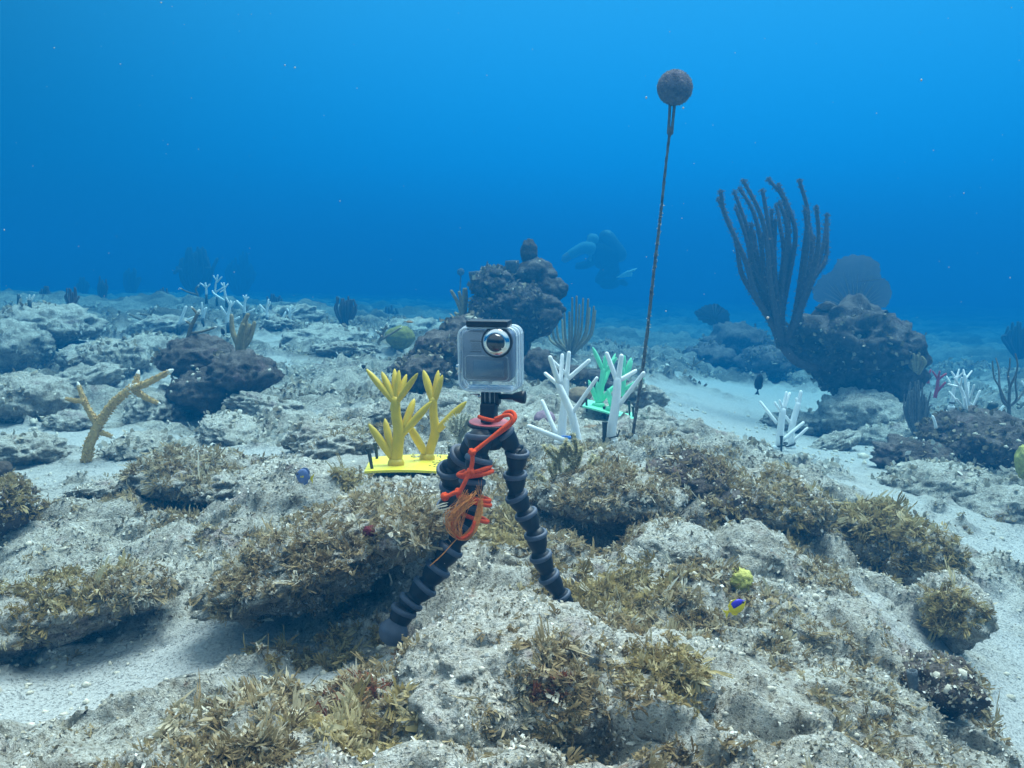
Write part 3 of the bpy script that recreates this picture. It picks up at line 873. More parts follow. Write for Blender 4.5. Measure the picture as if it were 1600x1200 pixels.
def fronds(name, pts, nrm, size, mat, tint, tv=BLADE_V, tf=BLADE_F, spread=0.8, up=0.5, curl=0.5, parent=None, label=None, origin=None, kind='stuff', group=None):
    n = len(pts)
    rnd = RNG.normal(size=(n, 3))
    d = nrm + spread * rnd + np.array([0, 0, up])
    d /= np.linalg.norm(d, axis=1, keepdims=True)
    s = np.cross(d, RNG.normal(size=(n, 3))); s /= np.linalg.norm(s, axis=1, keepdims=True) + 1e-9
    b = np.cross(d, s)
    u, w = tv[:, 0], tv[:, 1]
    ph = RNG.uniform(0, 6.28, n); cu = RNG.normal(0, curl, n); rp = RNG.uniform(0.6, 2.2, n)
    size = size[:, None, None]
    k = len(tv)
    if k > 6:       # no two blades alike: bend, squeeze and jostle the lobes
        sq = RNG.uniform(0.45, 1.35, (n, 1)); bd = RNG.normal(0, 0.40, (n, 1)); sk = RNG.normal(0, 0.35, (n, 1))
        U = u[None, :] * (1 + sk * w[None, :]) + 0.06 * RNG.normal(size=(n, k)) * u[None, :]
        W = w[None, :] * sq + bd * (u ** 2)[None, :] + 0.07 * RNG.normal(size=(n, k)) * u[None, :]
    else:
        U = np.repeat(u[None, :], n, 0); W = np.repeat(w[None, :], n, 0)
    cup = RNG.normal(0, 0.9, (n, 1)) * W ** 2 + RNG.normal(0, 0.25, (n, 1)) * W * U
    V = pts[:, None, :] + size * (d[:, None, :] * U[:, :, None] + s[:, None, :] * W[:, :, None] + b[:, None, :] * cup[:, :, None]
        + b[:, None, :] * (cu[:, None] * (u ** 2)[None, :] + 0.17 * rp[:, None] * np.sin(ph[:, None] + 6 * u[None, :] + 9 * w[None, :]))[:, :, None])
    k = len(tv)
    Fc = (tf[None, :, :] + (np.arange(n) * k)[:, None, None]).reshape(-1, 3)
    T = np.repeat(tint, k) + np.tile(0.12 * (u - 0.4), n)
    if origin is None and parent is None: origin = tuple(pts.mean(0)[:2]) + (float(pts[:, 2].min()),)
    o = mesh_np(name, V.reshape(-1, 3), Fc, mat, parent=parent, shade=True, origin=origin, attrs={'tint': np.clip(T, 0, 1)})
    tag(o, label, None, group, kind)
    return o

def pick(mask, n):
    idx = np.nonzero(mask)[0]
    if len(idx) == 0: return idx
    w = PA[idx]
    return RNG.choice(idx, size=n, p=w / w.sum())

def on_screen(v):
    """photo pixel of points"""
    q = v - np.array(CAM)
    zc = q[:, 1] * _cp - q[:, 2] * _sp
    uc = q[:, 1] * _sp + q[:, 2] * _cp
    return 800 + F * q[:, 0] / zc, 600 - F * uc / zc

def algae_at(name, label, px, py, rpx, count, size, mat='algae', stretch=1.0, tint=(0.45, 0.22), up=0.5, spread=0.8, nz=-0.3, depth=1.0):
    c, _ = hit(px, py)
    r = rpx * c.y / F
    dlt = (PV - np.array(c)) / (0.9 * np.array([r * stretch, r * depth * 1.3, r]))
    r2 = (dlt ** 2).sum(1)
    mask = (r2 < 2.0) & (RNG.random(len(r2)) < np.exp(-1.3 * r2 + 0.9 * fbm(PV * 30, 2, 5))) & (PN[:, 2] > nz) & (PS < 0.5)
    if mask.sum() < 5:
        mask = ((dlt ** 2).sum(1) < 2.5)
    i = pick(mask & (fbm(PV * 38, 2, 87) > -0.35), int(count * 2.8))
    if len(i) == 0: return
    # clumping: tufts share a tint and lean
    cl = fbm(PV[i] * 55, 2, 77)
    t = np.clip(tint[0] + tint[1] * RNG.normal(size=len(i)) * 1.15 + 0.22 * cl, 0, 1)
    s = 0.31 * size * RNG.uniform(0.35, 1.35, len(i)) * (1 + 0.3 * np.clip(cl, -1, 1))
    spread, up = 1.6, 0.2
    jit = RNG.normal(0, 0.0025, (len(i), 3))
    return fronds(name, PV[i] + jit, PN[i], np.abs(s), MAT[mat], t, spread=spread, up=up, curl=1.3, label=label)

_vis = on_screen(PV)
INV = (_vis[0] > -150) & (_vis[0] < 1750) & (_vis[1] < 1350)
def cover():
    """short turf and dusty flakes over the near reef"""
    near = INV & (PS < 0.35) & (PV[:, 1] < 2.7)
    ms = smooth(-0.25, 0.35, fbm(PV * 11, 4, 101)) + 0.15
    w = near * PA * ms * (PN[:, 2] > -0.6)
    w = w / np.maximum(PV[:, 1], 0.8) ** 1.3
    i = RNG.choice(len(PV), size=75000, p=w / w.sum())
    cl = fbm(PV[i] * 16, 3, 103)
    t = np.clip(0.54 + 0.32 * cl + 0.29 * RNG.normal(size=len(i)), 0, 1)
    o = fronds('turf_algae', PV[i], PN[i], RNG.uniform(0.0018, 0.0050, len(i)) * np.sqrt(PV[i][:, 1]), MAT['turf'], t, FLAKE_V, FLAKE_F, 1.6, 0.0, 0.8,
               label='short dusty turf algae coating the near reef')
    # brown fronds in loose patches everywhere near
    ms = smooth(0.10, 0.55, fbm(PV * 6.0, 4, 111)) * smooth(-0.2, 0.4, fbm(PV * 31, 3, 113))
    w = near * PA * ms * (PN[:, 2] > -0.5)
    i = RNG.choice(len(PV), size=15000, p=w / w.sum())
    cl = fbm(PV[i] * 22, 3, 117)
    t = np.clip(0.50 + 0.25 * cl + 0.18 * RNG.normal(size=len(i)), 0, 1)
    fronds('brown_algae', PV[i], PN[i], RNG.uniform(0.004, 0.011, len(i)), MAT['algae'], t, spread=1.6, up=.2, curl=.9, label='loose brown forked algae scattered over the near reef')
    mid = INV & (PS < 0.3) & (PV[:, 1] >= 2.5)
    ms = smooth(0.0, 0.5, fbm(PV * 4.0, 4, 121))
    w = mid * PA * ms
    w = w / PV[:, 1] ** 1.2
    i = RNG.choice(len(PV), size=26000, p=w / w.sum())
    cl = fbm(PV[i] * 9, 3, 127)
    t = np.clip(0.42 + 0.28 * cl + 0.2 * RNG.normal(size=len(i)) - 0.42 * PD[i], 0, 1)
    fronds('turf_algae', PV[i], PN[i], RNG.uniform(0.007, 0.016, len(i)) * np.sqrt(PV[i][:, 1] / 2), MAT['turf'], t, FLAKE_V, FLAKE_F, 1.2, 0.3, 0.7,
           label='shaggy turf algae on the reef farther out')
cover()

ALG = [
 ('brown forked algae fringing the top of the hump behind the slab', 590, 785, 85, 700, 0.022, 'algae', 1.3, (0.55, .2)),
 ('tan ruffled algae at the tip of the slab touching the tripod leg', 665, 815, 50, 420, 0.022, 'algae', 1.0, (0.68, .2)),
 ('dark dusty fronds along the shaded face of the slab', 480, 905, 120, 1500, 0.018, 'algae', 1.4, (0.36, .28)),
 ('brown fronds at the low left end of the slab', 370, 930, 55, 420, 0.020, 'algae', 1.0, (0.45, .25)),
 ('large ruffled brown algae at the bottom edge left of the boulder', 470, 1120, 150, 1500, 0.024, 'algae', 1.2, (0.56, .25)),
 ('pale golden blades at the bottom edge beside the boulder', 560, 1165, 80, 420, 0.028, 'algae_gold', 1.2, (0.75, .15)),
 ('brown algae mat right of the tripod foot', 960, 930, 85, 1000, 0.024, 'algae_gold', 1.6, (0.50, .25)),
 ('golden-brown fronds below the pale stone', 1030, 960, 80, 800, 0.022, 'algae', 1.3, (0.55, .22)),
 ('tufts on the crown of the large boulder', 860, 1040, 45, 240, 0.020, 'algae', 1.2, (0.52, .2)),
 ('brown tufts low on the large boulder', 900, 1090, 50, 260, 0.020, 'algae', 1.4, (0.45, .25)),
 ('crisp dark and cream fronds on the cave ledge', 960, 765, 80, 800, 0.020, 'algae', 1.3, (0.48, .3)),
 ('brown fronds hanging on the lumpy dark rock', 1080, 750, 70, 700, 0.022, 'algae', 1.2, (0.46, .28)),
 ('tan algae between the dark rock and the yellow sponge', 1190, 800, 85, 900, 0.022, 'algae_gold', 1.2, (0.45, .25)),
 ('dusty fronds above the yellow and violet fish', 1120, 900, 60, 560, 0.020, 'algae', 1.2, (0.50, .28)),
 ('golden bush of forked algae on the right rock knob', 1355, 805, 62, 900, 0.036, 'algae_gold', 1.2, (0.58, .2)),
 ('golden algae trailing down the right rock knob', 1450, 880, 62, 560, 0.026, 'algae_gold', 1.0, (0.50, .22)),
 ('yellowish fronds at the edge of the right sand', 1480, 965, 48, 420, 0.024, 'algae_gold', 0.9, (0.52, .22)),
 ('brown fronds crowning the ledge left of the blue fish', 285, 725, 80, 900, 0.028, 'algae', 1.3, (0.52, .22)),
 ('olive tufts on the long ledge at lower left', 60, 925, 80, 700, 0.022, 'algae_gold', 1.5, (0.45, .25)),
 ('small tufts on the ledge end at lower left', 200, 915, 60, 300, 0.020, 'algae', 1.3, (0.55, .25)),
 ('leafy pale algae growing between the tripod legs', 785, 850, 60, 520, 0.032, 'algae_gold', 1.0, (0.72, .15)),
 ('brown algae on the dark pitted stone at the left edge', 15, 775, 45, 320, 0.020, 'algae_gold', 1.0, (0.36, .25)),
 ('tan tufts beside the yellow plate', 540, 742, 30, 130, 0.026, 'algae_gold', 1.0, (0.62, .2)),
 ('scattered tufts left of the slab', 400, 850, 60, 240, 0.020, 'algae', 1.5, (0.58, .22)),
 ('brown ruffles at the bottom edge in the left corner of the algae bed', 390, 1165, 75, 700, 0.024, 'algae', 1.2, (0.50, .25)),
 ('tan ruffles spilling into the sand pocket under the slab', 500, 1050, 75, 500, 0.022, 'algae_gold', 1.5, (0.60, .22)),
 ('tan tufts at the right foot of the large boulder', 1050, 1050, 60, 420, 0.020, 'algae_gold', 1.2, (0.55, .25)),
 ('scattered brown tufts on the pale right ridge', 1270, 1010, 90, 300, 0.018, 'algae', 1.6, (0.52, .25)),
 ('sparse tufts low on the pale right ridge', 1380, 1110, 80, 200, 0.018, 'algae', 1.6, (0.48, .25)),
 ('brown fronds on the ridge below the golden bush', 1300, 900, 60, 320, 0.020, 'algae', 1.4, (0.50, .25)),
]
for lab, px, py, r, cnt, sz, mt, st, ti in ALG:
    algae_at('brown_algae', lab, px, py, r, cnt, sz, mt, st, ti)
algae_at('red_algae', 'rust-red blades among the algae at the bottom edge', 545, 1085, 60, 110, 0.022, 'algae_red', 1.2, (0.5, .25))
algae_at('red_algae', 'rusty tuft low on the large boulder face', 860, 1075, 26, 80, 0.014, 'algae_red', 1.4, (0.4, .25))

# loose rubble and shell grit
def rubble():
    v0, f0 = ico(1)
    near = INV & (PV[:, 1] < 5)
    ms = smooth(-0.2, 0.5, fbm(PV * 5, 3, 131)) + 0.05
    w = near * PA * ms * (PN[:, 2] > 0.2) / np.maximum(PV[:, 1], 0.8)
    n = 2600
    i = RNG.choice(len(PV), size=n, p=w / w.sum())
    sz = RNG.uniform(0.0015, 0.0050, n) * np.where(RNG.random(n) < 0.03, 1.8, 1.0) * np.sqrt(PV[i][:, 1])
    k = len(v0)
    sh = 1 + 0.35 * RNG.normal(size=(n, k, 1))
    V = PV[i][:, None, :] + sz[:, None, None] * v0[None] * sh * RNG.uniform(0.5, 1.2, (n, 1, 3))
    Fc = (f0[None] + (np.arange(n) * k)[:, None, None]).reshape(-1, 3)
    o = mesh_np('rubble', V.reshape(-1, 3), Fc, MAT['shell'], shade=False)
    tag(o, 'pale coral rubble and shell bits strewn on the sea floor', kind='stuff')
rubble()

# ------------------------------------------------------------------ plastic corals
def zt(ox, oy, s):
    return lambda x, y: (ox + x * s, oy + y * s)

def stem(parent, tf, d, trunk, twigs, mat, scale, name='stem', rnd=None, fat=False, foot=None, sides=10):
    """trunk/twigs: polylines in picture units with radii; depth varies per twig"""
    rnd = rnd or random
    mb = MB()
    def pt(x, y, dd): return P(*tf(x, y), d + dd)
    def R(r): return M(r * scale, d)
    for k, tw in enumerate([trunk] + twigs):
        sl = 0 if k == 0 else rnd.uniform(-1, 1)
        L = math.dist(tw[0][:2], tw[-1][:2])
        tot, acc, pts = L or 1, 0, []
        for i, (x, y, r) in enumerate(tw):
            if i: acc = math.dist(tw[0][:2], (x, y))
            pts.append((pt(x, y, 0.45 * sl * M(acc * scale, d)), R(r)))
        if fat and k:   # finger that swells and ends in a blunt point
            a, b = pts[0][0], pts[-1][0]
            r = pts[0][1]
            pts = [(a.lerp(b, t), r * q) for t, q in ((0, .75), (.3, .98), (.6, 1.0), (.82, .78), (.95, .45), (1, .22))]
        mb.tube(pts, sides=sides, sub=3)
    if foot:
        x, y, r, h = foot
        c = pt(x, y, 0)
        mb.lathe([(R(r), -0.006), (R(r), R(h) * 0.4), (R(r) * 0.8, R(h))], c, (0, 0, 1), 18)
    return mb.build(name, mat, parent)

def stake(parent, px, top, bot, d, r=2.6, lean=0.0):
    mb = MB()
    a, b = P(px + lean, bot, d), P(px, top, d)
    mb.tube([(a - Vector((0, 0, .02)), M(r * .62, d)), (a.lerp(b, .7), M(r * .9, d)), (b, M(r, d))], 8, 2, round1=False)
    mb.lathe([(M(r * 1.15, d), 0), (M(r * 1.15, d), M(2, d))], b, b - a, 10)
    return mb.build('stake', MAT['stake'], parent)

def plate(parent, corners, mat, thick=0.006, bow=0.006):
    """four corner points fl, fr, br, bl -> gently bowed slab"""
    fl, fr, br, bl = [Vector(c) for c in corners]
    n = 12
    top, bot = [], []
    for j in range(4):
        for i in range(n + 1):
            u, t = i / n, j / 3
            p = fl.lerp(fr, u).lerp(bl.lerp(br, u), t)
            p.z += bow * 4 * u * (1 - u)
            top.append(p); bot.append(p - Vector((0, 0, thick)))
    N = len(top)
    f = []
    for j in range(3):
        for i in range(n):
            a = j * (n + 1) + i
            f.append((a, a + 1, a + n + 2, a + n + 1))
            f.append((N + a + n + 1, N + a + n + 2, N + a + 1, N + a))
    ring = [i for i in range(n + 1)] + [(j + 1) * (n + 1) - 1 for j in range(1, 4)] + [3 * (n + 1) + i for i in range(n - 1, -1, -1)] + [j * (n + 1) for j in range(2, 0, -1)]
    for a, b in zip(ring, ring[1:] + ring[:1]): f.append((b, a, N + a, N + b))
    mb = MB().add(top + bot, f)
    return mb.build('base_plate', mat, parent, shade=False), fl, fr, br, bl

# yellow coral on its plate
DY = 2.12
rr = random.Random(3)
yc = empty('plastic_coral', P(630, 732, DY), 'yellow plastic finger coral with two stems on a yellow base plate', 'coral', 'plastic corals staked to the reef')
cs = [P(569, 737, DY - .05), P(708, 739, DY - .03), P(716, 712, DY + .17), P(580, 715, DY + .15)]
zb = min(c.z for c in cs)
_lift = max(floor_z(q.x, q.y) - q.z for q in [cs[a].lerp(cs[b], t).lerp(cs[c].lerp(cs[d], t), w) for a, b, c, d in ((0, 1, 3, 2),) for t in (0, .25, .5, .75, 1) for w in (0, .5, 1)])
for c in cs: c.z += min(.02, max(0, _lift + .004))
pl, fl, fr, br, bl = plate(yc, cs, MAT['yellow_plate'], 0.005, 0.004)
mk = MB()
for k in range(26):
    u, t = rr.uniform(.70, .97), rr.choice((.25, .36, .47, .58)) + rr.uniform(-.02, .02)
    p = fl.lerp(fr, u).lerp(bl.lerp(br, u), t); p.z += 0.004 * 4 * u * (1 - u) + .0005
    mk.box(p, (rr.uniform(.0008, .0024), .0009, .0006))
tag(mk.build('embossed_marks', MAT['stake'], yc), kind='stuff')
tf = zt(540, 540, 220 / 1200)
S = 220 / 1200
stem(yc, tf, DY + .02, [(430, 1000, 52), (445, 850, 50), (455, 720, 50), (430, 600, 44), (425, 470, 40)],
     [[(400, 560, 30), (408, 480, 30), (420, 480, 30)],
      [(420, 490, 30), (180, 205, 20)], [(425, 500, 32), (310, 228, 22)], [(425, 480, 30), (418, 203, 20)], [(432, 480, 28), (455, 215, 20)], [(438, 480, 28), (518, 250, 18)], [(440, 480, 28), (612, 240, 18)],
      [(470, 770, 34), (728, 480, 18)], [(495, 700, 34), (585, 458, 18)], [(400, 960, 36), (200, 672, 18)], [(395, 930, 34), (335, 628, 18)]],
     MAT['yellow'], S, rnd=random.Random(5), fat=True, foot=(430, 1010, 72, 45))
stem(yc, tf, DY + .10, [(695, 960, 42), (735, 840, 40), (765, 730, 42), (750, 600, 36), (745, 470, 36)],
     [[(745, 480, 34), (665, 215, 20)], [(750, 480, 28), (790, 215, 20)], [(755, 480, 28), (824, 255, 18)], [(765, 740, 36), (1025, 482, 18)], [(690, 940, 36), (525, 655, 18)]],
     MAT['yellow'], S, rnd=random.Random(6), fat=True, foot=(695, 960, 66, 42))
stake(yc, 575, 703, 728, DY - .02, 3.4, 8); stake(yc, 586, 694, 712, DY + .12, 3.2, 4); stake(yc, 703, 699, 714, DY + .15, 3.2, -1)

# white corals right of the tripod
tf = zt(800, 520, 240 / 1309)
S = 240 / 1309
def white_twig(x0, y0, x1, y1, r=20): return [(x0, y0, r), ((x0 + x1) / 2, (y0 + y1) / 2, r * .92), (x1, y1, r * .8)]
DW = 2.45
wc = empty('plastic_coral', P(893, 704, DW), 'white plastic branching coral with two stems just behind the feathery gorgonian', 'coral', 'plastic corals staked to the reef')
stem(wc, tf, DW, [(572, 985, 40), (525, 760, 38), (500, 670, 34), (440, 540, 32), (395, 440, 28)],
     [white_twig(510, 690, 722, 388, 20), white_twig(400, 450, 285, 348, 20), white_twig(400, 430, 325, 212, 24), white_twig(412, 440, 428, 192, 20), white_twig(365, 330, 322, 215, 20), white_twig(500, 940, 145, 795, 24)],
     MAT['white'], S, rnd=random.Random(8), foot=(575, 985, 46, 26))
stem(wc, tf, DW + .09, [(420, 925, 42), (430, 760, 38), (448, 600, 32), (462, 400, 28)],
     [white_twig(465, 400, 485, 172, 22), white_twig(480, 390, 655, 237, 20), white_twig(460, 350, 330, 225, 18), white_twig(385, 880, 258, 585, 22)],
     MAT['white'], S, rnd=random.Random(9), foot=(415, 930, 62, 26))
stake(wc, 896, 680, 704, DW - .03, 4.2, 1)
mb = MB()
c = P(884, 683, DW + .06)
mb.tube([(c + Vector((math.cos(a) * .013, math.sin(a) * .013, 0)), .0022) for a in np.linspace(0, 6.2, 13)], 6, 1)
mb.tube([(c + Vector((.002, -.014, 0)), .0035), (c + Vector((.010, -.016, .001)), .0045)], 6, 1)
mb.build('cable_tie', MAT['blue_tie'], wc)

wd = empty('plastic_coral', P(956, 690, 2.55), 'white plastic coral with one stem strapped to a dark stake beside the float line', 'coral', 'plastic corals staked to the reef')
DW = 2.55
stem(wd, tf, DW, [(848, 930, 46), (850, 820, 42), (885, 600, 40), (900, 400, 34)],
     [white_twig(890, 400, 808, 178, 22), white_twig(905, 400, 932, 200, 26), white_twig(920, 405, 1053, 325, 20), white_twig(910, 620, 1120, 345, 22), white_twig(840, 870, 882, 768, 24)],
     MAT['white'], S, rnd=random.Random(10), foot=(850, 930, 58, 24))
stake(wd, 945, 661, 690, DW - .02, 4.2, -1)
mb = MB()
c = P(953, 682, DW)
mb.tube([(c + Vector((math.cos(a) * .020, math.sin(a) * .020, .004 * math.cos(a))), .002) for a in np.linspace(0, 6.28, 17)], 6, 1)
mb.tube([(c + Vector((.018, -.008, 0)), .0016), (P(968, 672, DW - .02), .0014)], 6, 1)
mb.build('cable_tie', MAT['stake'], wd)

# green coral on its plate
DG = 3.05
gc = empty('plastic_coral', P(950, 648, DG), 'green plastic coral on a green base plate behind the white corals', 'coral', 'plastic corals staked to the reef')
plate(gc, [P(910, 634, DG - .02), P(993, 658, DG - .08), P(991, 646, DG + .08), P(918, 624, DG + .14)], MAT['green'], 0.005, 0.002)
stem(gc, tf, DG + .04, [(735, 605, 30), (755, 500, 28), (780, 320, 24)],
     [[(775, 320, 20), (688, 125, 8)], [(785, 330, 20), (805, 170, 10)], [(760, 480, 20), (880, 180, 10)], [(735, 600, 22), (652, 405, 12)], [(740, 590, 24), (728, 420, 14)], [(750, 590, 22), (870, 450, 12)], [(800, 330, 20), (890, 210, 10)]],
     MAT['green'], S, rnd=random.Random(11), fat=True, foot=(735, 610, 55, 14))
stem(gc, tf, DG + .0, [(850, 640, 30), (880, 540, 28), (950, 400, 24)],
     [[(935, 420, 22), (960, 195, 12)], [(960, 400, 22), (1015, 215, 12)], [(965, 400, 18), (1025, 240, 10)], [(845, 620, 22), (815, 480, 12)], [(960, 480, 20), (1125, 390, 10)], [(945, 540, 24), (950, 300, 16)]],
     MAT['green'], S, rnd=random.Random(12), fat=True, foot=(855, 640, 55, 14))
for px, t_, b_ in ((916, 624, 633), (944, 637, 646), (983, 628, 641), (989, 637, 652)): stake(gc, px, t_, b_, DG, 2.2, 1)

# ------------------------------------------------------------------ float on a line
DF = 2.62
fl_ = empty('marker_float', P(985, 692, DF), 'round fouled float tethered upright on a thin dark line', 'float')
c = P(1054.5, 137, DF); R_ = M(26.5, DF)
v, f = ico(4)
dsp = 1 + 0.03 * fbm(v * 3, 4, 5) + 0.02 * np.abs(fbm(v * 9, 3, 6))
mesh_np('float_ball', v * dsp[:, None] * R_ + np.array(c), f, MAT['float'], fl_)
fz = RNG.normal(size=(1500, 3)); fz /= np.linalg.norm(fz, axis=1, keepdims=True)
fronds('growth', np.array(c) + fz * R_ * 1.0, fz, RNG.uniform(.0015, .0035, 1500), MAT['turf'], RNG.uniform(0, .3, 1500), HAIR_V * np.array([1, 2]), HAIR_F, .5, .1, .4, parent=fl_)
mb = MB()
for x0, y0, x1, y1 in ((1047, 162, 1044.5, 208), (1054, 162, 1049.5, 208)):
    mb.tube([(P(x0, y0, DF), M(2.4, DF)), (P((x0 + x1) / 2, (y0 + y1) / 2, DF), M(2.2, DF)), (P(x1, y1, DF), M(2.6, DF))], 8, 4)
mb.tube([(P(1047, 200, DF), M(2.5, DF)), (P(1048, 205, DF - .002), M(4.3, DF)), (P(1046, 212, DF), M(2.6, DF))], 8, 3, round0=True)
mb.build('line_loop', MAT['rope'], fl_)
mb = MB()
ln = [(1046, 210), (1040, 262), (1034, 320), (1027, 380), (1020, 440), (1013, 505), (1006, 565), (998, 620), (991, 665), (987, 694)]
pts = []
for i in range(len(ln) - 1):
    for k in range(10):
        t = k / 10
        x, y = ln[i][0] * (1 - t) + ln[i + 1][0] * t, ln[i][1] * (1 - t) + ln[i + 1][1] * t
        pts.append((P(x + rr.uniform(-.3, .3), y, DF), M((2.1 + .6 * min(1, (y - 210) / 350)) * rr.uniform(.82, 1.2), DF)))
mb.tube(pts, 7, 1)
mb.build('line', MAT['rope'], fl_)
fronds('growth', np.array([tuple(pts[int(k)][0]) for k in RNG.integers(20, len(pts), 700)]), RNG.normal(size=(700, 3)) * .8, RNG.uniform(.003, .008, 700), MAT['turf'], RNG.uniform(.1, .8, 700), HAIR_V * np.array([1, 2]), HAIR_F, .5, -.1, .4, parent=fl_)
ax = MB(); a = P(981, 712, DF - .02)
ax.tube([(a - Vector((0, 0, .03)), .012), (P(981, 698, DF - .02), .010), (P(983, 681, DF - .02), .009)], 9, 3, round1=False)
ax.build('anchor_pin', MAT['stake'], fl_)
cfz = RNG.normal(size=(300, 3)) * np.array([.010, .010, .016]) + np.array(P(981, 705, DF - .025))
fronds('growth', cfz, RNG.normal(size=(300, 3)), RNG.uniform(.006, .014, 300), MAT['algae'], RNG.uniform(.1, .7, 300), parent=fl_)

# ------------------------------------------------------------------ flexible tripod
DT = 1.38
tri = empty('flexible_tripod', P(765, 990, DT), 'black ball-jointed flexible tripod with grey rubber rings standing on the rocks', 'tripod')
def joint_leg(path, d_path, rad, foot=False):
    """path: ring centres in picture pixels; each joint is a ball and a flared socket with a rubber rim"""
    pts = [P(x, y, d) for (x, y), d in zip(path, d_path)]
    leg = None
    mb = MB()
    rings = []
    for i in range(len(pts) - 1):
        a, b = pts[i], pts[i + 1]
        ax_ = (b - a).normalized()
        L = (b - a).length
        r = rad[i]
        r2 = rad[i + 1]
        # ring i sits at a: socket skirt tapering to the neck that enters the next cup
        prof = [(r * .60, -L * .30), (r * .96, -L * .06), (r * 1.0, 0.0), (r * .98, L * .10), (r * .93, L * .32), (r * .82, L * .54), (r * .70, L * .67), (r * .68, L * .75), (r2 * .86, L * .90)]
        mb.lathe(prof, a, ax_, 22)
        rings.append((a, ax_, r))
    leg = mb.build('leg', MAT['black'], tri)
    for a, ax_, r in rings:
        q = MB()
        tube_r = r * .145
        u = ax_.orthogonal().normalized(); w = ax_.cross(u)
        q.lathe([(r * .98, -tube_r * 1.5), (r * 1.07, -tube_r * 1.35), (r * 1.12, -tube_r * .5), (r * 1.12, tube_r * .6), (r * 1.07, tube_r * 1.35), (r * .96, tube_r * 1.5)], a, ax_, 26)
        q.build('rubber_ring', MAT['rubber'], leg)
    if foot:
        a = pts[-1]; ax_ = (pts[-1] - pts[-2]).normalized(); r = rad[-1]
        q = MB()
        q.lathe([(r * .55, -r * .75), (r * .95, -r * .12), (r, 0), (r * .98, r * .2), (r * .84, r * .58), (r * .58, r * .86), (r * .25, r * 1.0), (.0005, r * 1.02)], a, ax_, 26)
        q.build('rubber_foot', MAT['rubber'], leg)
    return leg
m = lambda r: M(r, DT)
joint_leg([(787, 678), (808, 708), (805, 742), (807, 775), (822, 803), (837, 835), (845, 869), (858, 901), (877, 931), (896, 962)],
          np.linspace(DT, DT + .05, 10), [m(17), m(18), m(17.5), m(17.5), m(17.5), m(17.5), m(17.5), m(17), m(15.5), m(13)])
joint_leg([(750, 682), (748, 718), (738, 752), (734, 791), (727, 822), (704, 858), (684, 888), (664, 916), (642, 940), (631, 954), (616, 985)],
          np.linspace(DT - .03, DT - .05, 11), [m(20), m(20), m(19), m(18.5), m(18), m(19), m(19.5), m(19.5), m(19), m(19), m(24)], foot=True)
joint_leg([(742, 690), (722, 712), (704, 733), (706, 760), (700, 790), (704, 815)], np.linspace(DT + .01, DT + .09, 6), [m(17), m(20), m(21), m(19), m(18), m(16)])
# centre block, disc with red pad, adapter
top = P(764, 660, DT)
mb = MB()
mb.lathe([(m(18), -m(42)), (m(24), -m(30)), (m(22), -m(16)), (m(17), -m(9)), (m(17), -m(5))], top, (0, 0, 1), 24)
mb.build('hub', MAT['black'], tri)
tl = Vector((0.02, -0.10, 1)).normalized()
mb = MB(); mb.lathe([(m(30), -m(7)), (m(33.5), -m(5)), (m(34), -m(2)), (m(32.5), 0)], top, tl, 36); mb.build('disc', MAT['black'], tri)
mb = MB(); mb.lathe([(m(31.5), m(.2)), (m(31.5), m(1.4)), (m(30), m(1.8))], top, tl, 36); mb.build('rubber_pad', MAT['pad'], tri)
mb = MB()
Rz = Matrix.Translation(P(764, 640, DT)) @ Matrix.Rotation(math.radians(-14), 4, 'Z')
mb.box((0, 0, m(-2)), (m(12), m(12), m(12)), Rz, m(2.5)); mb.box((m(1), 0, m(-16)), (m(8), m(9), m(8)), Rz, m(2))
mb.box((m(2), m(-17), m(-15)), (m(9), m(8), m(3)), Rz, m(1.5))
mb.build('adapter', MAT['black'], tri)

# ------------------------------------------------------------------ action camera in its clear housing
AC = P(765, 561, DT)
ac = empty('action_camera', P(764, 632, DT), 'action camera in a clear dive housing with a round glass lens dome on the tripod', 'camera')
RA = Matrix.Translation(AC) @ Matrix.Rotation(math.radians(-13), 4, 'Z') @ Matrix.Rotation(math.radians(3), 4, 'X')
def rrect(hw, hh, r, n=6):
    out = []
    for cx, cz, a0 in ((hw - r, hh - r, 0), (-hw + r, hh - r, 90), (-hw + r, -hh + r, 180), (hw - r, -hh + r, 270)):
        for k in range(n + 1):
            a = math.radians(a0 + 90 * k / n)
            out.append((cx + r * math.cos(a), cz + r * math.sin(a)))
    return out
def slab(sections, close=True, off=(0, 0)):
    """sections: list of (half w, half h, corner r, y)"""
    vs_, fs_ = [], []
    n = None
    for hw, hh, r, y in sections:
        ring = rrect(hw, hh, r); n = len(ring)
        vs_ += [RA @ Vector((x + off[0], y, z + off[1])) for x, z in ring]
    for i in range(len(sections) - 1):
        for k in range(n):
            a, b = i * n + k, i * n + (k + 1) % n
            fs_.append((a, b, b + n, a + n))
    if close:
        fs_.append(tuple(range(n))[::-1]); fs_.append(tuple((len(sections) - 1) * n + k for k in range(n)))
    return vs_, fs_
def sl(name, mat, secs, close=True, off=(0, 0), parent=ac, shade=True):
    v, f = slab(secs, close, off)
    o = MB().add(v, f).build(name, mat, parent, shade)
    return o
q = m(1)
body = sl('camera_body', MAT['body'], [(38 * q, 37 * q, 8 * q, -7 * q), (40 * q, 39.5 * q, 9 * q, -4 * q), (40.5 * q, 40 * q, 9.5 * q, 0), (40 * q, 39.5 * q, 9 * q, 20 * q)], off=(-3 * q, 5 * q))
pn = sl('front_panel', MAT['panel'], [(34 * q, 18.5 * q, 5 * q, -8.2 * q), (34.6 * q, 19 * q, 5.5 * q, -7.6 * q), (34.6 * q, 19 * q, 5.5 * q, -5 * q)], off=(-3 * q, -13 * q), parent=body)
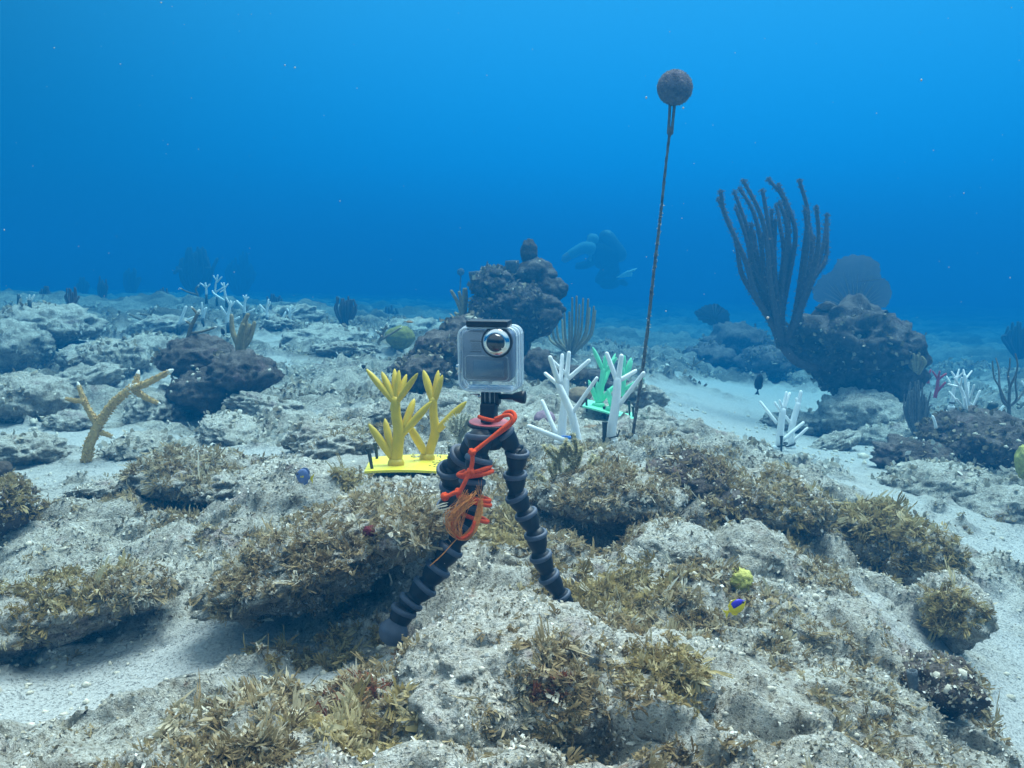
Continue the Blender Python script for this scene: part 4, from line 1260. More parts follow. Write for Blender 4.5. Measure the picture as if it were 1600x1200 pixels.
sl('display', MAT['screen'], [(24 * q, 13 * q, 2 * q, -8.9 * q), (24.4 * q, 13.4 * q, 2.2 * q, -8.5 * q), (24.4 * q, 13.4 * q, 2.2 * q, -7 * q)], off=(0 * q, -14 * q), parent=body)
mb = MB()
edge = [RA @ Vector((x - 3 * q, -8.0 * q, z - 13 * q)) for x, z in rrect(34.6 * q, 19 * q, 5.5 * q)]
mb.tube([(p, .45 * q) for p in edge + edge[:2]], 5, 1, round1=False)
mb.build('panel_edge', MAT['chrome'], body)
mb = MB()
for z in (29, 12.5): mb.box((-20 * q, -7.4 * q, z * q), (9 * q, .5 * q, .7 * q), RA)
for i in range(7):
    for j in range(5): mb.box(((-26 + i * 2) * q, -7.3 * q, (16 + j * 2.2) * q), (.45 * q, .4 * q, .45 * q), RA)
mb.build('speaker_grille', MAT['black'], body)
# lens: black collar, glass dome with bright flange
LN = RA @ Vector((14 * q, -7 * q, 28 * q))
fw = (RA.to_3x3() @ Vector((0, -1, 0))).normalized()
mb = MB(); mb.lathe([(25 * q, -3 * q), (25 * q, 1.5 * q), (23.5 * q, 2.5 * q)], LN, fw, 36); mb.build('lens_collar', MAT['black'], ac)
mb = MB(); mb.lathe([(22 * q, 1 * q), (22 * q, 3.5 * q), (21 * q, 5.5 * q), (17 * q, 9 * q), (15 * q, 9.6 * q)], LN, fw, 40); mb.build('lens_ring', MAT['chrome'], ac)
mb = MB(); mb.lathe([(14.8 * q, 7 * q), (14.8 * q, 9.5 * q), (13.6 * q, 13 * q), (11 * q, 16 * q), (7 * q, 18.2 * q), (3 * q, 19.2 * q), (.2 * q, 19.4 * q)], LN, fw, 40); mb.build('lens_dome', MAT['glass'], ac)
# housing shell, rims, latch, fins, screw
sl('housing', MAT['clear'], [(46 * q, 49 * q, 13 * q, -9 * q), (47.5 * q, 50.5 * q, 14 * q, -5 * q), (47.5 * q, 50.5 * q, 14 * q, 30 * q)], close=True, off=(-1 * q, 0))
mb = MB()
for y, hw, r_ in ((-9, 46.8, 1.5), (4, 48.0, 1.2), (20, 48.0, 1.3), (30, 47.5, 1.6)):
    ring = [RA @ Vector((x - 1 * q, y * q, z)) for x, z in rrect(hw * q, (hw + 3) * q, 14 * q)]
    mb.tube([(p, r_ * q) for p in ring + ring[:2]], 7, 1, round1=False)
mb.build('housing_rim', MAT['clear_rim'], ac)
mb = MB()
for z in (-43.5, -47): mb.box((0, 2 * q, z * q), (36 * q, 8 * q, .8 * q), RA, .3 * q)
mb.build('housing_ridge', MAT['clear_rim'], ac)
mb = MB(); mb.box((-1 * q, 4 * q, 56 * q), (33 * q, 16 * q, 4.5 * q), RA, 1.2 * q); mb.box((-1 * q, 4 * q, 51 * q), (30 * q, 6 * q, 2.5 * q), RA, .5 * q); mb.build('latch', MAT['black'], ac)
mb = MB()
for k in (-11, -2.5, 6): mb.box((k * q + 2 * q, 5 * q, -60 * q), (2.5 * q, 8 * q, 9 * q), RA, .8 * q)
mb.build('mount_fins', MAT['clear_rim'], ac)
mb = MB()
for k in (-13.5, -6, 2.5, 9.5): mb.box((k * q + 2 * q, 5 * q, -62.5 * q), (2.6 * q, 10 * q, 10 * q), RA, .8 * q)
mb.box((-2 * q, 5 * q, -74 * q), (13 * q, 11 * q, 3.5 * q), RA, 1 * q)
mb.build('mount_bracket', MAT['black'], ac)
sx = (RA.to_3x3() @ Vector((1, 0, 0))).normalized()
mb = MB(); mb.lathe([(4.5 * q, 0), (4.5 * q, 24 * q), (7 * q, 28 * q), (10.5 * q, 40 * q), (10.5 * q, 44 * q), (8 * q, 45 * q)], RA @ Vector((11 * q, 5 * q, -60 * q)), sx, 14); mb.build('thumb_screw', MAT['black'], ac)
mb = MB(); mb.lathe([(2 * q, 0), (2 * q, 8 * q)], RA @ Vector((-21 * q, 5 * q, -61 * q)), sx, 10)
mb.lathe([(1.4 * q, 0), (1.4 * q, 16 * q)], RA @ Vector((-34 * q, 5 * q, -57.5 * q)), sx, 8); mb.build('screw_pin', MAT['metal'], ac)
mb = MB(); pz = RA @ Vector((-51 * q, 0, -14 * q))
mb.lathe([(3 * q, -2 * q), (4.4 * q, 0), (4.4 * q, 5 * q), (3 * q, 6.5 * q)], pz - Vector((0, 0, 2 * q)), (0, 0, 1), 14)
mb.lathe([(2 * q, 0), (2.2 * q, 9 * q)], pz - Vector((0, 0, 12 * q)), (0, 0, 1), 12); mb.box((-49 * q, 0, -17 * q), (3 * q, 3 * q, 5 * q), RA, .8 * q); mb.build('side_button', MAT['metal'], ac)

# ------------------------------------------------------------------ orange cord
oc = empty('orange_cord', P(737, 745, DT - .06), 'frayed orange cord knotted round the neck and one leg of the tripod', 'cord')
def cp(pts, r, dz=0.0, sub=5):
    return [(P(x, y, DT + d + dz), m(r)) for x, y, d in pts]
mb = MB()
mb.tube(cp([(748, 651, -.030), (760, 655, -.040), (778, 657, -.036), (790, 645, -.035), (801, 644, -.040), (805, 653, -.046), (797, 664, -.050), (780, 677, -.054), (760, 690, -.056), (744, 702, -.058), (737, 707, -.060)], 3.1), 8, 5)
mb.tube(cp([(773, 655, -.044), (786, 650, -.046), (797, 649, -.050), (799, 657, -.052), (788, 667, -.055), (770, 682, -.058), (752, 697, -.060), (738, 708, -.060)], 3.0), 8, 5)
mb.tube(cp([(738, 706, -.062), (738, 722, -.062), (734, 738, -.064), (729, 748, -.066), (724, 758, -.066), (718, 768, -.066), (710, 770, -.066), (702, 774, -.066), (695, 776, -.066)], 3.3), 8, 5)
mb.build('tied_cord', MAT['cord'], oc)
def wrap(cx, cy_, rx, ry, d0, tilt, r, a0=0, a1=360):
    out = []
    for a in np.linspace(math.radians(a0), math.radians(a1), 22):
        out.append((P(cx + rx * math.cos(a), cy_ + ry * math.sin(a) + tilt * math.cos(a), DT + d0 - M(rx, DT) * math.sin(a)), m(r)))
    return out
mb = MB()
for cx, cy_, tilt, r in ((741, 735, -7, 3.6), (744, 740, -4, 3.6), (740, 777, 5, 3.4), (741, 782, 7, 3.4), (737, 806, 9, 3.4)):
    mb.tube(wrap(cx, cy_, 25, 3, -.032, tilt, r), 8, 2)
mb.build('cord_wrap', MAT['cord'], oc)
for x, y, r in ((738, 706, 6.5), (735, 738, 7.5), (731, 741, 7), (716, 768, 6), (695, 776, 7)):
    k = MB()
    c = P(x, y, DT - .062)
    for j in range(3):
        ax_ = Vector((rr.uniform(-1, 1), rr.uniform(-1, 1), rr.uniform(-1, 1))).normalized(); u = ax_.orthogonal().normalized(); w = ax_.cross(u)
        k.tube([(c + (u * math.cos(a) + w * math.sin(a)) * m(r * .55), m(r * .5)) for a in np.linspace(0, 6.28, 11)], 7, 1)
    k.build('knot', MAT['cord'], oc)
mb = MB()
for k in range(85):
    t = rr.random()
    w1 = rr.uniform(-1, 1)
    pa = [(736 + rr.uniform(-16, 10), 772 + rr.uniform(-8, 14), -.060 + rr.uniform(-.01, .01)), (709 + 12 * w1 + rr.uniform(-6, 8), 805 + rr.uniform(-10, 10), -.066 + rr.uniform(-.012, .012)),
          (712 + 8 * w1 + rr.uniform(-4, 4), 832 + rr.uniform(-5, 5), -.066 + rr.uniform(-.01, .01))]
    if t < .7:
        pa += [(724 + rr.uniform(-5, 6), 842 + rr.uniform(-4, 3), -.066), (740 + rr.uniform(-4, 5), 825 + rr.uniform(-6, 6), -.064), (750 + rr.uniform(-4, 5), 795 + rr.uniform(-12, 8), -.058)]
    mb.tube(cp(pa, rr.uniform(.25, .55)), 4, 3)
for k in range(14):
    mb.tube(cp([(745, 800, -.06), (752 + rr.uniform(-4, 6), 790 + rr.uniform(-14, 10), -.06), (752 + rr.uniform(-12, 10), 770 + rr.uniform(-20, 10), -.06)], .3), 4, 3)
mb.tube(cp([(718, 838, -.06), (708, 848, -.064), (690, 868, -.07), (672, 884, -.072)], .8), 5, 3)
tag(mb.build('frayed_strands', MAT['fray'], oc), kind='stuff')
mb = MB()
mb.tube(cp([(706, 815, -.066), (710, 832, -.068), (722, 841, -.070), (736, 831, -.068), (741, 816, -.066)], 2.6), 8, 4)
mb.build('cord_bight', MAT['cord'], oc)

# ------------------------------------------------------------------ staghorn corals
def staghorn(label, tf, s, d, branches, mat, group=None, warts=True, name='staghorn_coral', tips=True):
    b0 = branches[0][0]
    d = dist_on(*tf(b0[0], b0[1]), d)
    r_ = random.Random(sum(map(ord, label)))
    e = empty(name, P(*tf(b0[0], b0[1]), d), label, 'coral', group)
    mb = MB()
    tips_ = []
    wp, wn = [], []
    for k, br in enumerate(branches):
        sl_ = 0 if k == 0 else r_.uniform(-.6, .6)
        pts = []
        for i, (x, y, r) in enumerate(br):
            pts.append((P(*tf(x, y), d + sl_ * M(s * math.dist(br[0][:2], (x, y)), d)), M(r * s * .82, d)))
        mb.tube(pts, 9, 3)
        if tips:
            a, b = pts[-2][0], pts[-1][0]
            dr = (b - a).normalized(); rt = pts[-1][1]
            tp = MB()
            tips_.append(tp)
            tp.tube([(b - dr * rt * 1.0, rt * 1.07), (b + dr * rt * .6, rt * .95), (b + dr * rt * 1.4, rt * .6)], 8, 1)
        if warts:
            for j in range(len(pts) - 1):
                a, ra = pts[j]; b, rb = pts[j + 1]
                ax_ = (b - a).normalized(); u = ax_.orthogonal().normalized(); w = ax_.cross(u)
                n = max(4, int((b - a).length / (ra * .55)) * 7)
                for q_ in range(n):
                    t, an = r_.random(), r_.uniform(0, 6.28)
                    nn = u * math.cos(an) + w * math.sin(an)
                    wp.append(a.lerp(b, t) + nn * (ra * (1 - t) + rb * t)); wn.append((nn + ax_ * .8).normalized() * ra)
    mb.build('branches', mat, e)
    for tp in tips_: tp.build('pale_tip', MAT['stag_tip'], e)
    if warts:
        w = MB()
        for p, n in zip(wp, wn):
            w.tube([(p - n * .15, n.length * .20), (p + n * .30, n.length * .11)], 5, 1, round1=False)
        tag(w.build('corallites', MAT['staghorn'], e), kind='stuff')
    return e
tf = zt(0, 560, 420 / 1600)
staghorn('tan staghorn coral with white tips growing from the sand on the left', tf, 420 / 1600, 2.78,
         [[(515, 620, 40), (530, 520, 38), (570, 430, 36), (600, 370, 34), (680, 260, 30), (785, 175, 28)],
          [(785, 180, 28), (870, 150, 24), (1010, 78, 17)], [(795, 175, 24), (810, 140, 22), (820, 95, 17)], [(790, 185, 24), (880, 240, 19), (940, 265, 12)],
          [(590, 400, 28), (540, 330, 24), (495, 240, 20), (468, 160, 14)], [(500, 255, 18), (440, 250, 16), (390, 240, 10)], [(590, 440, 22), (630, 450, 18), (670, 468, 12)]], MAT['staghorn'])
tf = zt(200, 400, 440 / 1600); s_ = 440 / 1600
staghorn('dull brown branching coral leaning among the small white corals', tf, s_, 5.2, [[(340, 470, 15), (360, 400, 14), (400, 320, 12)], [(395, 330, 10), (365, 295, 8)], [(350, 440, 10), (420, 430, 9), (495, 405, 7)], [(370, 400, 9), (330, 370, 7)]], MAT['stag_dull'], warts=False)
staghorn('faint branching coral left of the small white corals', tf, s_, 6.4, [[(125, 410, 12), (130, 340, 11), (155, 295, 9)], [(125, 385, 10), (70, 360, 9), (5, 330, 7)], [(130, 340, 8), (60, 328, 7)]], MAT['stag_dull'], warts=False)
staghorn('hazy staghorn arching behind the small white corals', tf, s_, 7.5, [[(400, 230, 7), (385, 190, 7), (400, 170, 6)], [(395, 220, 7), (340, 205, 6), (300, 185, 5)]], MAT['stag_dull'], warts=False)
staghorn('grey staghorn in front of the green brain coral', tf, s_, 4.9, [[(1420, 495, 12), (1440, 460, 10), (1470, 390, 8)], [(1440, 450, 9), (1412, 428, 7)], [(1455, 425, 8), (1440, 410, 6)], [(1430, 480, 10), (1490, 445, 8), (1550, 408, 6)], [(1458, 420, 8), (1476, 404, 6)]], MAT['stag_dull'], warts=False)
staghorn('small pale staghorn on the far sand right of the float line', zt(1060, 440, 200 / 1091), 200 / 1091, 6.3, [[(115, 750, 12), (130, 690, 9), (135, 640, 6)], [(120, 730, 8), (70, 690, 5)], [(125, 720, 8), (190, 680, 5), (215, 660, 4)]], MAT['stag_dull'], warts=False)

# ------------------------------------------------------------------ small white plastic corals
def small_white(label, x, y, h, d, kind, mat='white', group='plastic corals staked to the reef', name='plastic_coral', lines=None, tf=None, s=1.0, two=False):
    r_ = random.Random(int(x * 7 + y))
    tf = tf or (lambda a, b: (a, b))
    bx, by = tf(x, y)
    d = dist_on(bx, by, d)
    e = empty(name, P(bx, by, d), label, 'coral', group)
    lines = [[(a, b, r * .8) for a, b, r in ln] for ln in lines]
    stem(e, tf, d, lines[0], lines[1:], MAT[mat], s, rnd=r_, sides=7)
    mb = MB()
    a = P(bx, by + 2, d - .02)
    mb.tube([(a - Vector((0, 0, .03)), .012), (P(bx, by - 6, d - .02), .010)], 6, 1, round1=False)
    mb.build('stake', MAT['stake'], e)
    return e
tf = zt(200, 400, 440 / 1600)
T = lambda *p: [(p[i], p[i + 1], p[i + 2]) for i in range(0, len(p), 3)]
WL = [('white plastic coral leaning right, lowest in the far left cluster', 285, 410, 5.7, [T(285, 405, 12, 310, 340, 11, 330, 290, 10), T(300, 385, 10, 378, 347, 8)]),
      ('small white plastic coral with two short stems beside the leaning one', 425, 375, 6.2, [T(425, 375, 11, 432, 330, 9, 445, 297, 8), T(422, 360, 8, 420, 268, 7), T(424, 310, 6, 445, 295, 6)]),
      ('tall white plastic coral with three-way crown amid the far left cluster', 568, 400, 5.8, [T(568, 400, 12, 568, 350, 11, 585, 260, 9), T(568, 345, 8, 528, 288, 7), T(580, 290, 7, 605, 262, 6), T(580, 280, 7, 560, 240, 6), T(572, 380, 8, 632, 348, 7)]),
      ('white plastic coral with an arm pointing to the finger coral', 662, 345, 6.3, [T(662, 345, 11, 662, 290, 9, 672, 225, 7), T(662, 300, 8, 618, 255, 6), T(668, 250, 6, 685, 235, 5), T(665, 330, 8, 718, 302, 6), T(668, 250, 6, 655, 225, 5)]),
      ('white plastic coral with a long left arm high in the far left cluster', 560, 260, 7.2, [T(560, 262, 9, 550, 200, 8, 545, 155, 6), T(555, 258, 8, 490, 215, 6, 480, 198, 5), T(548, 185, 6, 568, 160, 5), T(548, 190, 6, 525, 205, 5), T(546, 175, 6, 530, 155, 5)]),
      ('topmost white plastic coral of the far left cluster', 505, 255, 7.8, [T(508, 260, 8, 495, 190, 7, 510, 110, 6), T(505, 150, 6, 532, 120, 5), T(503, 140, 6, 485, 112, 5), T(500, 205, 6, 540, 180, 5)]),
      ('white plastic coral with a forked crown at the upper left of the far left cluster', 445, 240, 7.4, [T(445, 240, 10, 445, 190, 8, 440, 155, 6), T(444, 180, 7, 412, 155, 5), T(446, 180, 7, 465, 162, 5)]),
      ('white plastic coral with a left-leaning arm right of the far left cluster', 792, 370, 6.2, [T(792, 370, 11, 790, 310, 9, 798, 250, 7), T(788, 320, 8, 750, 278, 6), T(795, 290, 6, 808, 262, 5)]),
      ('short slanting white plastic stick coral by the far rocks', 868, 392, 6.2, [T(868, 395, 11, 880, 360, 9, 895, 322, 8), T(872, 380, 6, 890, 365, 5)]),
      ('thin white plastic coral with a forked top by the far rocks', 922, 385, 6.4, [T(922, 385, 9, 922, 340, 8, 922, 290, 6), T(922, 330, 7, 905, 300, 5), T(924, 325, 7, 950, 298, 5)])]
for lab, x, y, d, L in WL:
    small_white(lab, x, y, 0, d, 0, lines=L, tf=tf, s=440 / 1600)
tf = zt(0, 360, 360 / 1600)
small_white('two white prongs on top of the outcrop at the far left', 205, 510, 0, 5.3, 0, lines=[T(205, 515, 10, 215, 490, 9, 237, 450, 8), T(200, 500, 8, 205, 450, 7), T(195, 490, 6, 185, 465, 5)], tf=tf, s=360 / 1600)
small_white('faint white prong poking up at the far left edge', 130, 470, 0, 6.2, 0, lines=[T(135, 475, 9, 130, 448, 8), T(132, 470, 7, 143, 452, 6)], tf=tf, s=360 / 1600)
# right mid coral on sand mound
tf = zt(1100, 560, 500 / 1600); S = 500 / 1600
dm = 3.55
e = empty('plastic_coral', P(1224, 699, dm), 'two-stemmed white plastic coral with black ties on the mound right of the float line', 'coral', 'plastic corals staked to the reef')
stem(e, tf, dm, T(375, 442, 20, 385, 330, 18, 395, 260, 16), [white_twig(365, 325, 282, 218, 9), white_twig(385, 270, 355, 222, 8), white_twig(395, 250, 412, 172, 9), white_twig(400, 250, 428, 176, 9), white_twig(392, 250, 378, 212, 8), white_twig(395, 408, 496, 322, 10)], MAT['white'], S, rnd=random.Random(20), foot=(370, 445, 28, 10))
stem(e, tf, dm + .06, T(435, 442, 18, 438, 350, 17, 470, 230, 14), [white_twig(435, 325, 405, 285, 8), white_twig(465, 250, 462, 202, 8), white_twig(470, 240, 484, 168, 11), white_twig(445, 415, 515, 350, 9)], MAT['white'], S, rnd=random.Random(21), foot=(435, 442, 26, 10))
stake(e, 1221, 683, 701, dm - .04, 2.4)
mb = MB()
for cx_, w_ in ((385, 30), (432, 22)):
    c = P(*tf(cx_, 432), dm + (.0 if cx_ < 400 else .06))
    mb.tube([(c + Vector((math.cos(a) * M(w_ * S, dm), math.sin(a) * M(w_ * S, dm), .006 * math.cos(a))), .0035) for a in np.linspace(0, 6.28, 15)], 6, 1)
mb.build('cable_tie', MAT['stake'], e)
# cluster on the right rock
tf = zt(1400, 520, 200 / 1200); S = 200 / 1200
d_ = 3.62
e = empty('plastic_coral', P(1508, 645, d_), 'white plastic coral with many prongs on the dark brown rock', 'coral', 'plastic corals staked to the reef')
stem(e, tf, d_, T(660, 745, 18, 640, 610, 17, 600, 500, 15), [white_twig(600, 510, 490, 482, 10), white_twig(595, 500, 548, 425, 11), white_twig(605, 500, 617, 422, 11), white_twig(655, 740, 500, 552, 9), white_twig(660, 740, 570, 620, 11), white_twig(665, 740, 640, 612, 10)], MAT['white'], S, rnd=random.Random(22))
stem(e, tf, d_ + .10, T(690, 745, 18, 670, 600, 16, 645, 400, 14), [white_twig(648, 440, 632, 348, 11), white_twig(655, 430, 710, 360, 10), white_twig(672, 590, 682, 468, 11), white_twig(690, 640, 732, 492, 11), white_twig(710, 720, 785, 545, 12), white_twig(670, 735, 705, 665, 12), white_twig(670, 740, 740, 708, 12), white_twig(700, 740, 735, 740, 12)], MAT['white'], S, rnd=random.Random(23))
stem(e, tf, d_ + .22, T(520, 700, 20, 540, 540, 16, 570, 420, 13), [white_twig(565, 430, 522, 365, 10), white_twig(570, 420, 590, 345, 10), white_twig(575, 425, 640, 365, 9), white_twig(510, 470, 475, 410, 9)], MAT['white'], S, rnd=random.Random(24), foot=(518, 700, 34, 18))
mb = MB(); c = P(*tf(525, 655), d_ + .22); mb.tube([(c + Vector((math.cos(a) * .009, math.sin(a) * .009, 0)), .003) for a in np.linspace(0, 6.28, 13)], 6, 1)
mb.tube([(P(*tf(640, 800), d_ - .02), M(9, d_)), (P(*tf(640, 750), d_ - .01), M(6.5, d_))], 8, 1); mb.build('cable_tie', MAT['stake'], e)
e = empty('plastic_coral', P(*tf(370, 890), 3.5), 'lone white plastic prong at the left foot of the dark right rock', 'coral', 'plastic corals staked to the reef')
stem(e, tf, 3.5, T(375, 895, 16, 365, 840, 14, 345, 785, 12), [], MAT['white'], S)
stem(e, tf, 3.75, T(500, 765, 14, 470, 738, 12), [], MAT['white'], S)
e = empty('plastic_coral', P(*tf(930, 770), 4.2), 'white plastic coral stub with a dark strap left of the thin grey gorgonian', 'coral', 'plastic corals staked to the reef')
stem(e, tf, 4.2, T(935, 775, 18, 918, 710, 16, 898, 655, 13), [], MAT['white'], S)
stem(e, tf, 4.5, T(970, 760, 14, 985, 715, 12, 1003, 690, 11), [], MAT['white'], S)
mb = MB(); mb.tube([(P(*tf(870, 725), 4.18), .010), (P(*tf(905, 690), 4.16), .020), (P(*tf(940, 675), 4.18), .010)], 8, 3); mb.build('strap', MAT['stake'], e)
e = empty('plastic_coral', P(*tf(1190, 700), 4.6), 'white plastic twig cut by the right edge of the frame', 'coral', 'plastic corals staked to the reef')
stem(e, tf, 4.6, T(1260, 760, 16, 1240, 560, 13, 1180, 455, 9), [white_twig(1240, 560, 1290, 430, 9)], MAT['white'], S)
e = empty('plastic_coral', P(*tf(370, 610), 5.6), 'red plastic branching coral in the haze right of the mushroom-shaped coral head', 'coral', 'plastic corals staked to the reef')
stem(e, tf, 5.6, T(365, 610, 18, 385, 520, 16, 395, 430, 14), [T(385, 550, 14, 460, 470, 11), T(395, 435, 13, 345, 365, 9), T(395, 430, 13, 410, 365, 9), T(400, 435, 12, 468, 385, 9)], MAT['red'], S, rnd=random.Random(30))
stem(e, tf, 5.8, T(300, 475, 16, 300, 400, 13), [T(300, 410, 12, 240, 330, 9), T(300, 405, 12, 325, 350, 9)], MAT['red'], S)
stem(e, tf, 6.0, T(250, 480, 14, 250, 440, 13), [T(250, 440, 12, 195, 360, 8), T(252, 435, 12, 290, 385, 9)], MAT['red'], S)

# ------------------------------------------------------------------ soft corals
def rods(label, base, d, tips, r, mat, name='sea_rod', tf=None, s=1.0, via=None, lean=None, ds=0.12, cat='soft coral', fuzzy=False, seed=1):
    """candelabrum of finger branches; every branch is a part"""
    tf = tf or (lambda a, b: (a, b))
    r_ = random.Random(seed)
    e = empty(name, P(*tf(*base[0]), d), label, cat)
    mb = MB()
    mb.tube([(P(*tf(x, y), d), M(rr_ * s, d)) for x, y, rr_ in base_thick(base, r)], 10, 3)
    mb.build('stalk', mat, e)
    bx, by = base[-1]
    fp, fn, fr_ = [], [], []
    for k, tp in enumerate(tips):
        pts_px = [(bx, by)] + list(tp)
        n = len(pts_px)
        off = r_.uniform(-1, 1) * ds
        pts = []
        for i, (x, y) in enumerate(pts_px):
            t = i / (n - 1)
            pts.append((P(*tf(x, y), d + off * t), M(s * r * (1.75 - .95 * t ** .7) * r_.uniform(.93, 1.05), d)))
        if fuzzy:      # gentle knobbliness along the branch
            pts = [(p + Vector((r_.gauss(0, 1), r_.gauss(0, 1), r_.gauss(0, 1))) * M(s * r * .35, d), q) for p, q in pts]
        b = MB()
        b.tube(pts, 8, 5)
        o = b.build('branch', mat, e)
        if fuzzy:
            vv = np.array(b.v); c = r_.sample(range(len(vv)), int(len(vv) * .9))
            nn = np.zeros(len(vv) * 3, np.float32); o.data.vertices.foreach_get('normal', nn)
            fp.append(vv[c]); fn.append(nn.reshape(-1, 3)[c])
    if fuzzy:
        fp = np.repeat(np.vstack(fp), 3, 0); fn = np.repeat(np.vstack(fn), 3, 0)
        fp = fp + RNG.normal(0, M(s * r * .35, d), fp.shape)
        fronds('polyps', fp, fn, RNG.uniform(.006, .013, len(fp)), MAT['rod_fuzz'], RNG.uniform(0, 1, len(fp)), HAIR_V, HAIR_F, .6, .3, .3, parent=e)
    return e
def base_thick(base, r):
    n = len(base)
    return [(x, y, r * (1.7 + .5 * i / max(1, n - 1))) for i, (x, y) in enumerate(base)]

tf = zt(1080, 260, 1 / 3)
big = [[(385, 740), (300, 610), (235, 500), (200, 340), (125, 165)], [(388, 740), (310, 610), (250, 470), (215, 350), (160, 215), (137, 128)],
       [(392, 730), (330, 590), (280, 460), (262, 350), (213, 205)], [(395, 730), (340, 590), (300, 420), (265, 270), (204, 130)], [(400, 730), (350, 560), (325, 380), (290, 220), (230, 105)],
       [(405, 720), (370, 560), (350, 340), (318, 205), (246, 75)], [(398, 720), (345, 580), (290, 430), (285, 275)], [(402, 720), (350, 560), (310, 420), (303, 310)],
       [(410, 710), (390, 540), (375, 340), (340, 120)], [(412, 710), (400, 540), (372, 380), (372, 215)], [(418, 700), (425, 520), (445, 340), (440, 250), (410, 175)], [(420, 700), (440, 520), (455, 300), (430, 150), (374, 65)],
       [(425, 700), (455, 540), (490, 330), (470, 210), (418, 95)], [(415, 710), (415, 560), (435, 400), (420, 270), (398, 195)], [(412, 720), (400, 580), (395, 420), (392, 260)],
       [(405, 730), (365, 620), (330, 500), (340, 330)], [(420, 720), (430, 600), (460, 470), (465, 380), (455, 310)],
       [(485, 740), (505, 580), (530, 350), (545, 220), (514, 75)], [(487, 740), (515, 580), (540, 420), (545, 330), (530, 215)], [(490, 735), (530, 590), (560, 440), (566, 345), (553, 280)],
       [(492, 730), (545, 560), (585, 430), (605, 310), (592, 200)], [(495, 725), (560, 540), (600, 440), (625, 350), (636, 235)], [(495, 722), (565, 545), (615, 460), (635, 400), (634, 280)], [(490, 735), (535, 580), (555, 470), (568, 345)]]
rods('tall dark sea rod with many upright finger branches growing from the mushroom-shaped coral head', [(590, 945), (520, 930), (470, 895), (430, 840)], 4.85, big, 10.5, MAT['rod'], tf=tf, s=1 / 3, ds=.16, seed=5, fuzzy=True)
tf = zt(200, 400, 440 / 1600)
rods('brown finger-like soft coral on top of the dark overhanging rock', [(635, 590), (638, 560)], 3.7, [[(625, 500), (595, 430), (588, 340)], [(632, 490), (650, 400), (680, 335)], [(640, 490), (650, 420), (655, 395)], [(650, 500), (675, 430), (690, 395)], [(655, 520), (695, 460), (718, 380)], [(640, 500), (670, 420), (668, 360)]], 15, MAT['rod_tan'], tf=tf, s=440 / 1600, ds=.04, seed=6)
tf = zt(640, 440, .1)
rods('small sea rod with blunt fingers left of the coral head behind the action camera', [(850, 700), (840, 560)], 5.0, [[(800, 430), (740, 300), (655, 150)], [(820, 420), (800, 280), (775, 170)], [(840, 420), (850, 250), (850, 120)], [(860, 430), (880, 260), (880, 120)], [(820, 500), (760, 520), (715, 490)]], 30, MAT['rod_tan'], tf=tf, s=.1, ds=.05, seed=7)
tf = zt(640, 360, 360 / 1600)
plume = []
for x1, y1 in ((1130, 470), (1160, 460), (1205, 475), (1240, 480), (1280, 530), (1290, 560), (1075, 575), (1110, 570), (1020, 640), (960, 700), (1250, 540), (1180, 520), (1130, 560), (990, 670), (1060, 620), (1275, 610)):
    plume.append([(1110 + (x1 - 1110) * .35, 820), (1110 + (x1 - 1110) * .85, 700 + (y1 - 470) * .3), (x1, y1)])
rods('slender whip-like sea rod in the haze between the action camera and the float line', [(1115, 930), (1110, 880)], 5.6, plume, 8.5, MAT['rod_tan'], tf=tf, s=360 / 1600, ds=.2, seed=8)
# round bushes in the distance
def bush(label, px, py, hw, hh, d, n, r, mat, seed, name='sea_rod'):
    r_ = random.Random(seed)
    if d < 9: d = dist_on(px, py + hh, d)
    e = empty(name, P(px, py + hh, d), label, 'soft coral')
    for k in range(n):
        t = (k + .5) / n * 2 - 1
        mb = MB()
        x1 = px + t * hw * r_.uniform(.7, 1.15); y1 = py - hh + hh * .5 * abs(t) ** 2.0 + r_.uniform(-.1, .6) * hh
        off = r_.uniform(-1, 1) * M(hw, d)
        mb.tube([(P(px + t * 3, py + hh, d), M(r * 1.2, d)), (P(px + t * hw * .75, py + hh * .35, d + off * .6), M(r, d)), (P(px + t * hw * r_.uniform(.8, 1.1), py - hh * .1, d + off), M(r, d)), (P(x1, y1, d + off), M(r * .85, d))], 6, 3)
        mb.build('branch', mat, e)
    return e
bush('round bushy soft coral standing alone in the hazy middle distance', 540, 485, 19, 24, 7.2, 22, 1.9, MAT['rod'], 1)
bush('large dark soft coral looming in the haze above the far left white corals', 306, 425, 30, 38, 16.0, 30, 3.0, MAT['rod'], 2)
bush('faint upright soft coral on the far left skyline', 112, 465, 12, 16, 8.5, 8, 1.6, MAT['rod'], 3)
bush('very faint tall soft coral behind the far left skyline', 205, 440, 14, 20, 19.0, 10, 2.4, MAT['rod'], 4)
bush('pale ghostly soft coral far behind the white cluster', 375, 430, 26, 34, 23.0, 16, 2.4, MAT['rod'], 12)
bush('faint soft coral behind the left outcrop', 130, 447, 10, 14, 18.0, 8, 2.2, MAT['rod'], 13)
bush('dim soft coral on the haze line at the right edge', 1592, 530, 26, 30, 10.0, 14, 2.6, MAT['rod'], 14)
bush('leafy soft coral hanging on the right side of the mushroom-shaped coral head', 1432, 568, 14, 16, 4.85, 10, 2.8, MAT['rod_tan'], 15)
bush('hazy rounded soft coral behind the foot of the mushroom-shaped coral head', 1432, 640, 22, 42, 5.6, 40, 1.3, MAT['rod_grey'], 16)
